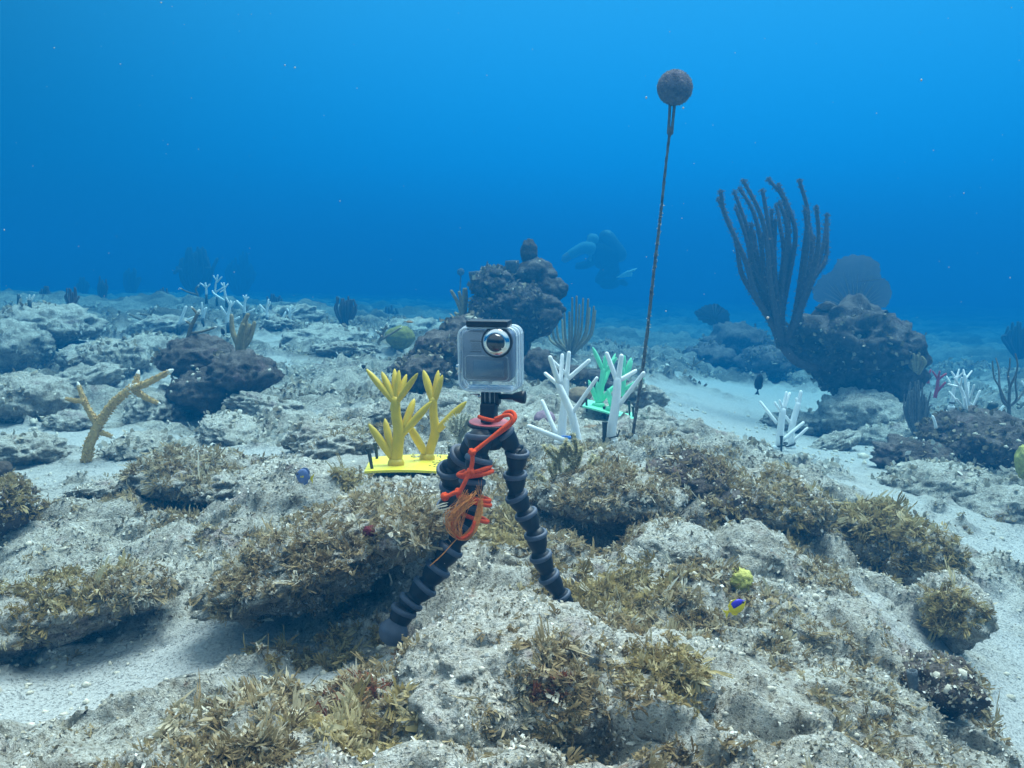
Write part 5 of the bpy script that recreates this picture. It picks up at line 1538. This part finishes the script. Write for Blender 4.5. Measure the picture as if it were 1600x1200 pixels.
for k, (lab, px, py, hw, hh, d) in enumerate([
    ('faint ragged soft coral at the left skyline beside the two white prongs', 70, 462, 10, 14, 9.5),
    ('low dim soft coral on the skyline left of the large dark one', 255, 462, 12, 12, 10.5),
    ('hazy low soft coral on the skyline right of the far left white corals', 430, 474, 14, 14, 10.0),
    ('dim small soft coral on the skyline left of the lone bushy one', 490, 482, 10, 14, 11.0),
    ('hazy short soft coral on the skyline right of the lone bushy one', 610, 492, 12, 14, 11.5),
    ('faint tall thin soft coral on the left skyline', 160, 452, 8, 22, 12.0)]):
    bush(lab, px, py, hw, hh, d, 9, 2.0, MAT['rod'], 40 + k)
# thin grey gorgonian at the right edge
tf = zt(1400, 520, 200 / 1200)
rods('thin bare grey gorgonian at the right edge', [(1060, 800), (1058, 690)], 4.0, [[(1000, 640), (970, 510), (920, 420), (905, 270)], [(975, 520), (965, 350), (938, 240)], [(1065, 520), (1050, 400), (1065, 320), (1070, 240)], [(1070, 510), (1120, 400), (1140, 300), (1120, 200)], [(1130, 640), (1190, 560), (1230, 480)], [(1130, 620), (1120, 480), (1130, 380)]], 9, MAT['rod_grey'], name='gorgonian', tf=tf, s=200 / 1200, ds=.1, seed=9)

# sea fan: lobed mesh of ribs with a thin web
def sea_fan(label, px, py, d, outline, mat, ribs=26):
    e = empty('sea_fan', P(px, py, d), label, 'sea fan')
    c = P(px, py, d)
    n = 90
    pts = []
    for k in range(n):
        a = math.pi * 2 * k / n
        t = k / n * len(outline)
        i = int(t) % len(outline); fr_ = t - int(t)
        x = outline[i][0] * (1 - fr_) + outline[(i + 1) % len(outline)][0] * fr_
        y = outline[i][1] * (1 - fr_) + outline[(i + 1) % len(outline)][1] * fr_
        x += 1.2 * math.sin(k * 2.1); y += 1.2 * math.sin(k * 1.7 + 1)
        pts.append((x, y))
    cx = sum(p[0] for p in pts) / n; cy_ = sum(p[1] for p in pts) / n
    V, Fc = [], []
    rings = 9
    for side in (0, .006):
        base = len(V)
        V.append(P(cx, cy_, d + side))
        for j in range(1, rings + 1):
            for x, y in pts:
                t = j / rings
                q_ = P(cx + (x - cx) * t, cy_ + (y - cy_) * t, d + side)
                q_.y += .03 * math.sin(q_.x * 9) + .015 * math.sin(q_.z * 17)
                V.append(q_)
        for k in range(n):
            Fc.append((base, base + 1 + k, base + 1 + (k + 1) % n))
            for j in range(rings - 1):
                a = base + 1 + j * n + k; b = base + 1 + j * n + (k + 1) % n
                Fc.append((a, b, b + n, a + n))
    MB().add(V, Fc).build('web', mat, e)
    mb = MB()
    r_ = random.Random(4)
    for k in range(ribs):
        x1, y1 = pts[(k * n // ribs) % n]
        mx, my = (px + x1) / 2 + r_.uniform(-6, 6), (py + y1) / 2 + r_.uniform(-5, 3)
        P3 = [P(px, py, d), P(mx, my, d), P(x1, y1, d)]
        for p_ in P3: p_.y += .03 * math.sin(p_.x * 9) + .015 * math.sin(p_.z * 17) - .004
        mb.tube([(P3[0], .006), (P3[1].lerp(P3[0], .5), .003), (P3[1].lerp(P3[2], .5), .001)], 5, 4)
    tag(mb.build('ribs', mat, e), kind='stuff')
    return e
sea_fan('purplish sea fan standing behind the top of the mushroom-shaped coral head', 1335, 486, 5.35,
        [(1300, 476), (1276, 470), (1272, 452), (1285, 432), (1300, 425), (1310, 405), (1330, 398), (1355, 400), (1370, 412), (1372, 432), (1385, 440), (1392, 460), (1385, 478), (1360, 488)], MAT['fan'])
sea_fan('dim fan coral on the hazy outcrop right of the float line', 1140, 535, 9.0, [(1120, 512), (1092, 500), (1085, 488), (1100, 478), (1120, 474), (1138, 488), (1140, 515), (1135, 530)], MAT['rod'], 20)

# feathery gorgonians near the tripod
def feathery(label, tf, s, d, branches, mat, npoly, size):
    b0 = branches[0][0]
    e = empty('gorgonian', P(*tf(b0[0], b0[1]), d), label, 'soft coral')
    mb = MB()
    r_ = random.Random(len(label))
    pp, nn = [], []
    for k, br in enumerate(branches):
        o = 0 if k == 0 else r_.uniform(-.25, .25)
        pts = [(P(*tf(x, y), d + o * M(s * math.dist(br[0][:2], (x, y)), d)), M(r * s, d)) for x, y, r in br]
        mb.tube([(p, q * .55) for p, q in pts], 6, 4)
        for j in range(len(pts) - 1):
            for q_ in range(npoly):
                t = r_.random()
                pp.append(tuple(pts[j][0].lerp(pts[j + 1][0], t)))
                ax_ = (pts[j + 1][0] - pts[j][0]).normalized()
                v_ = Vector((r_.gauss(0, 1), r_.gauss(0, 1), r_.gauss(0, 1)))
                v_ = (v_ - ax_ * v_.dot(ax_)).normalized() + ax_ * .8
                nn.append(tuple(v_))
        tip = pts[-1][0]; dr = (pts[-1][0] - pts[-2][0]).normalized()
        for q_ in range(npoly // 2):
            pp.append(tuple(tip + dr * r_.uniform(-.01, .012))); nn.append(tuple(dr * .6 + Vector((r_.gauss(0, .6), r_.gauss(0, .6), r_.gauss(0, .6)))))
    mb.build('stems', MAT['stem_dark'], e)
    fronds('polyps', np.array(pp), np.array(nn), RNG.uniform(.5, 1.0, len(pp)) * size, MAT[mat], RNG.uniform(0, 1, len(pp)), HAIR_V, HAIR_F, .25, 0, .2, parent=e)
    return e
tf = zt(820, 680, .1)
feathery('feathery yellow-tan gorgonian with dark stems in front of the white coral', tf, .1, 1.92,
         [T(660, 1030, 16, 600, 850, 14, 560, 600, 14, 530, 370, 10, 570, 300, 7), T(650, 960, 9, 480, 860, 8, 320, 720, 7, 230, 650, 5), T(590, 880, 9, 470, 740, 8, 400, 530, 6), T(560, 800, 8, 480, 640, 7, 470, 450, 6),
          T(575, 680, 12, 650, 570, 7), T(540, 420, 8, 430, 330, 6, 350, 230, 5), T(545, 330, 7, 600, 200, 5), T(560, 320, 6, 470, 230, 5),
          T(790, 950, 12, 780, 700, 11, 790, 520, 10, 765, 320, 8, 700, 190, 5), T(770, 330, 8, 650, 250, 5), T(720, 420, 7, 640, 325, 5), T(780, 350, 8, 810, 200, 6, 780, 70, 5), T(795, 520, 8, 840, 400, 6, 865, 290, 5),
          T(700, 760, 8, 720, 620, 7, 745, 460, 5), T(800, 900, 9, 900, 740, 8, 980, 560, 6, 1035, 400, 5), T(830, 920, 8, 940, 800, 7, 1000, 690, 5), T(860, 880, 7, 960, 660, 6), T(650, 900, 7, 640, 760, 6, 650, 620, 5),
          T(960, 600, 6, 1080, 430, 4), T(620, 340, 6, 640, 150, 4)], 'polyp', 150, .0088)
tf = zt(640, 640, 220 / 1200)
fb = [T(445, 320, 14, 420, 250, 10, x, y, 5) for x, y in ((345, 170), (365, 130), (385, 110), (410, 95), (440, 85), (465, 90), (490, 95), (510, 110), (530, 130), (355, 150))]
feathery('pale whitish feather gorgonian half hidden behind the tripod head', tf, 220 / 1200, 1.95, fb, 'polyp_white', 170, .0075)

# ------------------------------------------------------------------ sponges and round corals
def blob(name, label, cat, px, py, d, hw, hh, dep, mat, seed, lump=.15, sub=4, **kw):
    c = P(px, py, d)
    v, f = rock_shape(c, (M(hw, d), dep, M(hh, d)), sub=sub, seed=seed, lump=lump, rough=.05, under=.15, **kw)
    o = mesh_np(name, v, f, mat, origin=(c.x, c.y, float(v[:, 2].min())))
    return tag(o, label, cat)
blob('brain_coral', 'green domed brain coral in the middle distance left of the action camera', 'coral', 625, 528, 5.3, 23, 18, .08, MAT['brain'], 81, .03)
blob('brain_coral', 'tan domed coral mound between the white corals', 'coral', 926, 678, 2.75, 20, 14, .04, MAT['brain_tan'], 82, .03)
blob('brain_coral', 'low mauve coral mound left of the white coral stems', 'coral', 851, 655, 2.85, 17, 13, .035, MAT['mauve'], 83, .05)
blob('brain_coral', 'flat brown coral dome behind the white coral stems', 'coral', 905, 618, 3.3, 20, 13, .05, MAT['brain_tan'], 84, .04)
_h, _ = hit(1157, 910)
blob('sponge', 'yellow-green wrinkled sponge ball above the yellow and violet fish', 'sponge', 1157, 907, _h.y - .005, 16, 17, .022, MAT['sponge_yellow'], 85, .42)
_h, _ = hit(580, 832)
blob('sponge', 'dark red encrusting sponge in the crack above the slab', 'sponge', 581, 831, _h.y + .004, 13, 9, .012, MAT['sponge_red'], 86, .3)
blob('sponge', 'dark brown cup sponge left of the yellow plate', 'sponge', 524, 704, 2.5, 15, 16, .03, MAT['sponge_brown'], 87, .2)
blob('sponge', 'dark cube-like sponge on the right end of the dark brown rock', 'sponge', 1586, 668, 3.5, 10, 12, .03, MAT['sponge_brown'], 88, .2)
blob('sponge', 'pale yellow finger sponge cut by the right edge', 'sponge', 1598, 722, 3.0, 10, 24, .03, MAT['sponge_yellow'], 89, .2)
blob('sponge', 'orange-brown lump by the left edge above the dark pitted stone', 'sponge', 3, 735, 2.5, 14, 14, .03, MAT['sponge_brown'], 90, .2)
def tube_sponge(label, px, y0, y1, d, r, mat, lean=0):
    a, b = P(px, y1, d), P(px + lean, y0, d)
    mb = MB()
    R_ = M(r, d)
    L = (b - a).length
    mb.lathe([(R_ * .7, -.02), (R_ * .85, L * .3), (R_, L * .8), (R_ * .98, L), (R_ * .7, L * 1.01), (R_ * .55, L * .7), (R_ * .3, L * .5)], a, b - a, 14)
    o = mb.build('tube_sponge', mat, None, True, tuple(a))
    return tag(o, label, 'sponge')
_h, _ = hit(1426, 1075)
tube_sponge('short grey tube sponge with an open mouth on the purplish knob', 1428, 1048, 1078, _h.y - .01, 9, MAT['sponge_grey'], -3)
blob('sponge', 'brown rounded sponge rising from the top of the coral head behind the action camera', 'sponge', 827, 397, 5.05, 12, 20, .035, MAT['sponge_brown'], 95, .25)
tube_sponge('dark vase sponge on the upper left of the coral head behind the action camera', 801, 407, 435, 5.02, 11, MAT['sponge_grey'], -1)
tube_sponge('leaning dark vase sponge at the left shoulder of the coral head behind the action camera', 743, 424, 450, 5.0, 8, MAT['sponge_grey'], -3)
tube_sponge('small rounded tube sponge at the left shoulder of the coral head behind the action camera', 759, 418, 440, 4.98, 7, MAT['sponge_grey'], 1)

# second float, far away
e = empty('marker_float', P(718, 470, 8.5), 'small distant float on a line left of the coral head', 'float')
mb = MB(); v, f = ico(2)
mesh_np('float_ball', v * M(6, 8.5) + np.array(P(720, 425, 8.5)), f, MAT['float'], e)
mb.tube([(P(720, 430, 8.5), .006), (P(718, 475, 8.5), .006)], 6, 1); mb.build('line', MAT['rope'], e)

# ------------------------------------------------------------------ fish
def fish(label, px, py, d, length, height, body_mat, tail_mat, ang=0.0, flip=1, yaw=0.0, fin_mat=None, patch=None, thick=.16):
    """profile facing -x (flip=1); ang in degrees tilts it in the picture plane"""
    c = P(px, py, d)
    e = empty('fish', c, label, 'fish')
    X = Matrix.Translation(c) @ Matrix.Rotation(math.radians(yaw), 4, 'Z') @ Matrix.Rotation(math.radians(ang), 4, 'Y')
    L, H = M(length, d), M(height, d)
    secs = [(-.50, .04), (-.46, .22), (-.38, .52), (-.25, .84), (-.08, 1.0), (.10, .94), (.25, .68), (.36, .36), (.42, .20), (.47, .18)]
    n = 14
    V, Fc = [], []
    for x, h in secs:
        for k in range(n):
            a = 2 * math.pi * k / n
            V.append(X @ Vector((flip * x * L, math.cos(a) * thick * L * (.25 + .75 * h) * min(1, h * 1.6), math.sin(a) * h * H / 2)))
    for i in range(len(secs) - 1):
        for k in range(n):
            a, b = i * n + k, i * n + (k + 1) % n
            Fc.append((a, b, b + n, a + n))
    Fc += [tuple(range(n))[::-1], tuple((len(secs) - 1) * n + k for k in range(n))]
    MB().add(V, Fc).build('body', body_mat, e)
    def fin(name, poly, mat, y=0, th=.012):
        a = [X @ Vector((flip * x * L, y * L - th * L, z * H)) for x, z in poly]
        b = [X @ Vector((flip * x * L, y * L + th * L, z * H)) for x, z in poly]
        k = len(poly)
        f_ = [tuple(range(k)), tuple(range(2 * k - 1, k - 1, -1))] + [(i, (i + 1) % k, k + (i + 1) % k, k + i) for i in range(k)]
        MB().add(a + b, f_).build(name, mat, e, shade=False)
    fin('tail', [(.44, .06), (.52, .12), (.68, .34), (.66, .12), (.63, 0), (.66, -.12), (.68, -.34), (.52, -.12), (.44, -.06)], tail_mat)
    fin('dorsal_fin', [(-.25, .36), (-.1, .56), (.15, .58), (.36, .40), (.38, .16), (.1, .3)], fin_mat or body_mat)
    fin('anal_fin', [(.0, -.40), (.18, -.56), (.36, -.38), (.38, -.16), (.1, -.3)], fin_mat or body_mat)
    fin('pectoral_fin', [(-.15, .0), (.05, .08), (.08, -.04), (-.13, -.08)], tail_mat, -thick * .95, .006)
    m_ = MB()
    for s_ in (-1, 1): m_.lathe([(.035 * L, 0), (.03 * L, .012 * L), (.002, .018 * L)], X @ Vector((flip * -.36 * L, s_ * thick * .55 * L, .08 * H)), X.to_3x3() @ Vector((0, s_, 0)), 8)
    m_.build('eye', MAT['eye'], e)
    if patch:
        V2 = []
        for x, h in patch:
            for k in range(n):
                a = 2 * math.pi * k / n
                z = math.sin(a) * h * H / 2 * 1.03
                V2.append(X @ Vector((flip * x * L, math.cos(a) * thick * L * (.25 + .75 * h) * min(1, h * 1.6) * 1.05, max(z, .06 * H) if True else z)))
        F2 = []
        for i in range(len(patch) - 1):
            for k in range(n):
                a, b = i * n + k, i * n + (k + 1) % n
                F2.append((a, b, b + n, a + n))
        MB().add(V2, F2).build('violet_back', MAT['fish_violet'], e)
    return e
fish('blue surgeonfish with a yellow tail hovering over the sandy hump', 474, 744, 1.80, 25, 25, MAT['fish_blue'], MAT['fish_yellow'], 12, 1, -8)
_h, _ = hit(1150, 950)
fish('yellow and violet damselfish by the yellow-green sponge', 1151, 948, _h.y - .11, 34, 23, MAT['fish_yellow'], MAT['fish_yellow'], -28, -1, 12, patch=[(-.50, .10), (-.46, .24), (-.38, .52), (-.25, .84), (-.08, 1.0), (.10, .94), (.2, .78)], thick=.12)
fish('dark fish hanging head up over the far sand', 1186, 597, 5.2, 30, 13, MAT['fish_dark'], MAT['fish_dark'], -82, -1, 10)
fish('slim orange fish above the green brain coral', 640, 503, 5.2, 13, 3.6, MAT['fish_orange'], MAT['fish_orange'], 4, -1, 0)
fish('tiny dark fish just right of the sea fan foot', 1385, 488, 4.9, 7, 6, MAT['fish_dark'], MAT['fish_dark'], 10, 1, 0)
fish('dark fish above the finger-like soft coral near the white cluster', 348, 518, 4.6, 12, 6, MAT['fish_dark'], MAT['fish_dark'], 75, 1, 0)
fish('small dark fish above the shelf left of the yellow coral', 568, 573, 3.4, 8, 6, MAT['fish_dark'], MAT['fish_dark'], 40, 1, 0)

# ------------------------------------------------------------------ diver far off
def diver():
    d = 18.5
    tf = zt(840, 350, .1125)
    e = empty('person', P(*tf(900, 800), d), 'diver in dark wetsuit with pale sleeve and white fin, faint in the haze', 'person')
    J = {}
    me = bpy.data.meshes.new('wetsuit')
    names, pts, rad, edges = [], [], [], []
    def j(n, x, y, dd, r, par=None):
        r *= d / 13; names.append(n); p = P(*tf(x, y), d + dd); pts.append(p - e.location); rad.append(r)
        if par: edges.append((names.index(par), len(names) - 1))
    j('pelvis', 1010, 600, 0, .15); j('waist', 960, 500, 0, .15, 'pelvis'); j('chest', 890, 390, 0, .18, 'waist'); j('neck', 815, 290, 0, .07, 'chest')
    j('headb', 790, 255, 0, .10, 'neck'); j('headt', 765, 205, 0, .10, 'headb')
    j('sh_l', 820, 350, -.17, .08, 'chest'); j('el_l', 640, 330, -.22, .06, 'sh_l'); j('wr_l', 450, 430, -.2, .045, 'el_l'); j('hd_l', 400, 465, -.2, .05, 'wr_l')
    j('sh_r', 850, 420, .17, .08, 'chest'); j('el_r', 700, 560, .2, .06, 'sh_r'); j('wr_r', 560, 590, .2, .045, 'el_r'); j('hd_r', 520, 575, .2, .05, 'wr_r')
    j('hip_l', 1010, 650, -.1, .11, 'pelvis'); j('kn_l', 820, 800, -.12, .075, 'hip_l'); j('an_l', 1030, 800, -.12, .05, 'kn_l'); j('to_l', 1120, 750, -.12, .045, 'an_l')
    j('hip_r', 1040, 640, .1, .11, 'pelvis'); j('kn_r', 900, 860, .14, .075, 'hip_r'); j('an_r', 1080, 850, .14, .05, 'kn_r'); j('to_r', 1140, 790, .14, .045, 'an_r')
    me.from_pydata([tuple(p) for p in pts], edges, [])
    o = bpy.data.objects.new('wetsuit', me); COL.objects.link(o); o.parent = e
    me.materials.append(MAT['neoprene'])
    md = o.modifiers.new('Skin', 'SKIN')
    if not me.skin_vertices: me.attributes.new('skin', 'FLOAT', 'POINT')
    for sv, r in zip(me.skin_vertices[0].data, rad): sv.radius = (r, r)
    me.skin_vertices[0].data[0].use_root = True
    ss = o.modifiers.new('Subdivision', 'SUBSURF'); ss.levels = ss.render_levels = 1
    def t(name, pts_, r0, r1, mat, sd=10):
        mb = MB(); mb.tube([(P(*tf(x, y), d + dd), d / 13 * (r0 + (r1 - r0) * i / max(1, len(pts_) - 1))) for i, (x, y, dd) in enumerate(pts_)], sd, 3, round0=True); return mb.build(name, mat, e)
    t('sleeve', [(730, 340, -.2), (640, 330, -.22), (460, 425, -.2)], .085, .06, MAT['sleeve'])
    t('glove', [(440, 440, -.2), (385, 480, -.2)], .055, .05, MAT['skin'])
    t('air_tank', [(1130, 420, .02), (960, 190, .02)], .10, .10, MAT['tank'], 14)
    t('hose', [(790, 230, -.12), (740, 330, -.2), (730, 500, -.2)], .018, .018, MAT['sleeve'], 6)
    t('regulator', [(770, 215, -.12), (755, 235, -.13)], .075, .07, MAT['sleeve'], 10)
    t('mask', [(745, 200, -.06), (745, 195, .06)], .06, .06, MAT['tank'], 10)
    mb = MB()
    a = [P(*tf(x, y), d - .13) for x, y in ((1100, 745), (1250, 660), (1380, 620), (1350, 655), (1270, 690), (1320, 690), (1310, 725), (1180, 745))]
    b = [p + Vector((0, .03, .012)) for p in a]
    k = len(a)
    mb.add(a + b, [tuple(range(k)), tuple(range(2 * k - 1, k - 1, -1))] + [(i, (i + 1) % k, k + (i + 1) % k, k + i) for i in range(k)])
    mb.build('fin', MAT['white'], e, shade=False)
    mb = MB()
    a = [P(*tf(x, y), d + .14) for x, y in ((1120, 790), (1200, 770), (1260, 830), (1230, 870), (1110, 830))]
    b = [p + Vector((0, .03, .012)) for p in a]; k = len(a)
    mb.add(a + b, [tuple(range(k)), tuple(range(2 * k - 1, k - 1, -1))] + [(i, (i + 1) % k, k + (i + 1) % k, k + i) for i in range(k)])
    mb.build('fin', MAT['neoprene'], e, shade=False)
diver()

# ------------------------------------------------------------------ drifting specks
def snow():
    v0, f0 = ico(1)
    n = 420
    V, Fc = [], []
    k = len(v0)
    for i in range(n):
        d = 0.5 + 4.5 * random.random() ** 1.3
        p = P(random.uniform(-60, 1660), random.uniform(-40, 1150), d)
        r = random.uniform(.0003, .0006) * (.6 + .35 * d) * random.choice((.6, .8, 1, 1, 1.3, 1.7))
        V.append(v0 * r * RNG.uniform(.6, 1.4, (1, 3)) + np.array(p)); Fc.append(f0 + i * k)
    V = np.vstack(V); Fc = np.vstack(Fc)
    ok = None
    o = mesh_np('marine_snow', V, Fc, MAT['snow'])
    tag(o, 'tiny white specks drifting in the water', kind='stuff')
snow()

# ------------------------------------------------------------------ the water between things
def haze():
    x, y0, y1, z0, z1 = 34.0, -6.0, 46.0, -4.5, 1.75
    v = [(-x, y0, z0), (x, y0, z0), (x, y1, z0), (-x, y1, z0), (-x, y0, z1), (x, y0, z1), (x, y1, z1), (-x, y1, z1)]
    f = [(3, 2, 1, 0), (4, 5, 6, 7), (0, 1, 5, 4), (1, 2, 6, 5), (2, 3, 7, 6), (3, 0, 4, 7)]
    m_ = bpy.data.materials.new('haze'); m_.use_nodes = True
    nt = m_.node_tree; nt.nodes.clear()
    out = nt.nodes.new('ShaderNodeOutputMaterial')
    pv = nt.nodes.new('ShaderNodeVolumePrincipled')
    pv.inputs['Color'].default_value = (*HAZE_COLOR, 1)
    pv.inputs['Density'].default_value = HAZE_DENSITY
    pv.inputs['Anisotropy'].default_value = 0.5     # sea water scatters mostly forward
    pv.inputs['Absorption Color'].default_value = (*HAZE_ABSORB, 1)
    nt.links.new(pv.outputs[0], out.inputs['Volume'])
    o = mesh_np('haze', v, f, m_, shade=False)
    tag(o, 'clear blue sea water thickening with distance', kind='stuff')
haze()
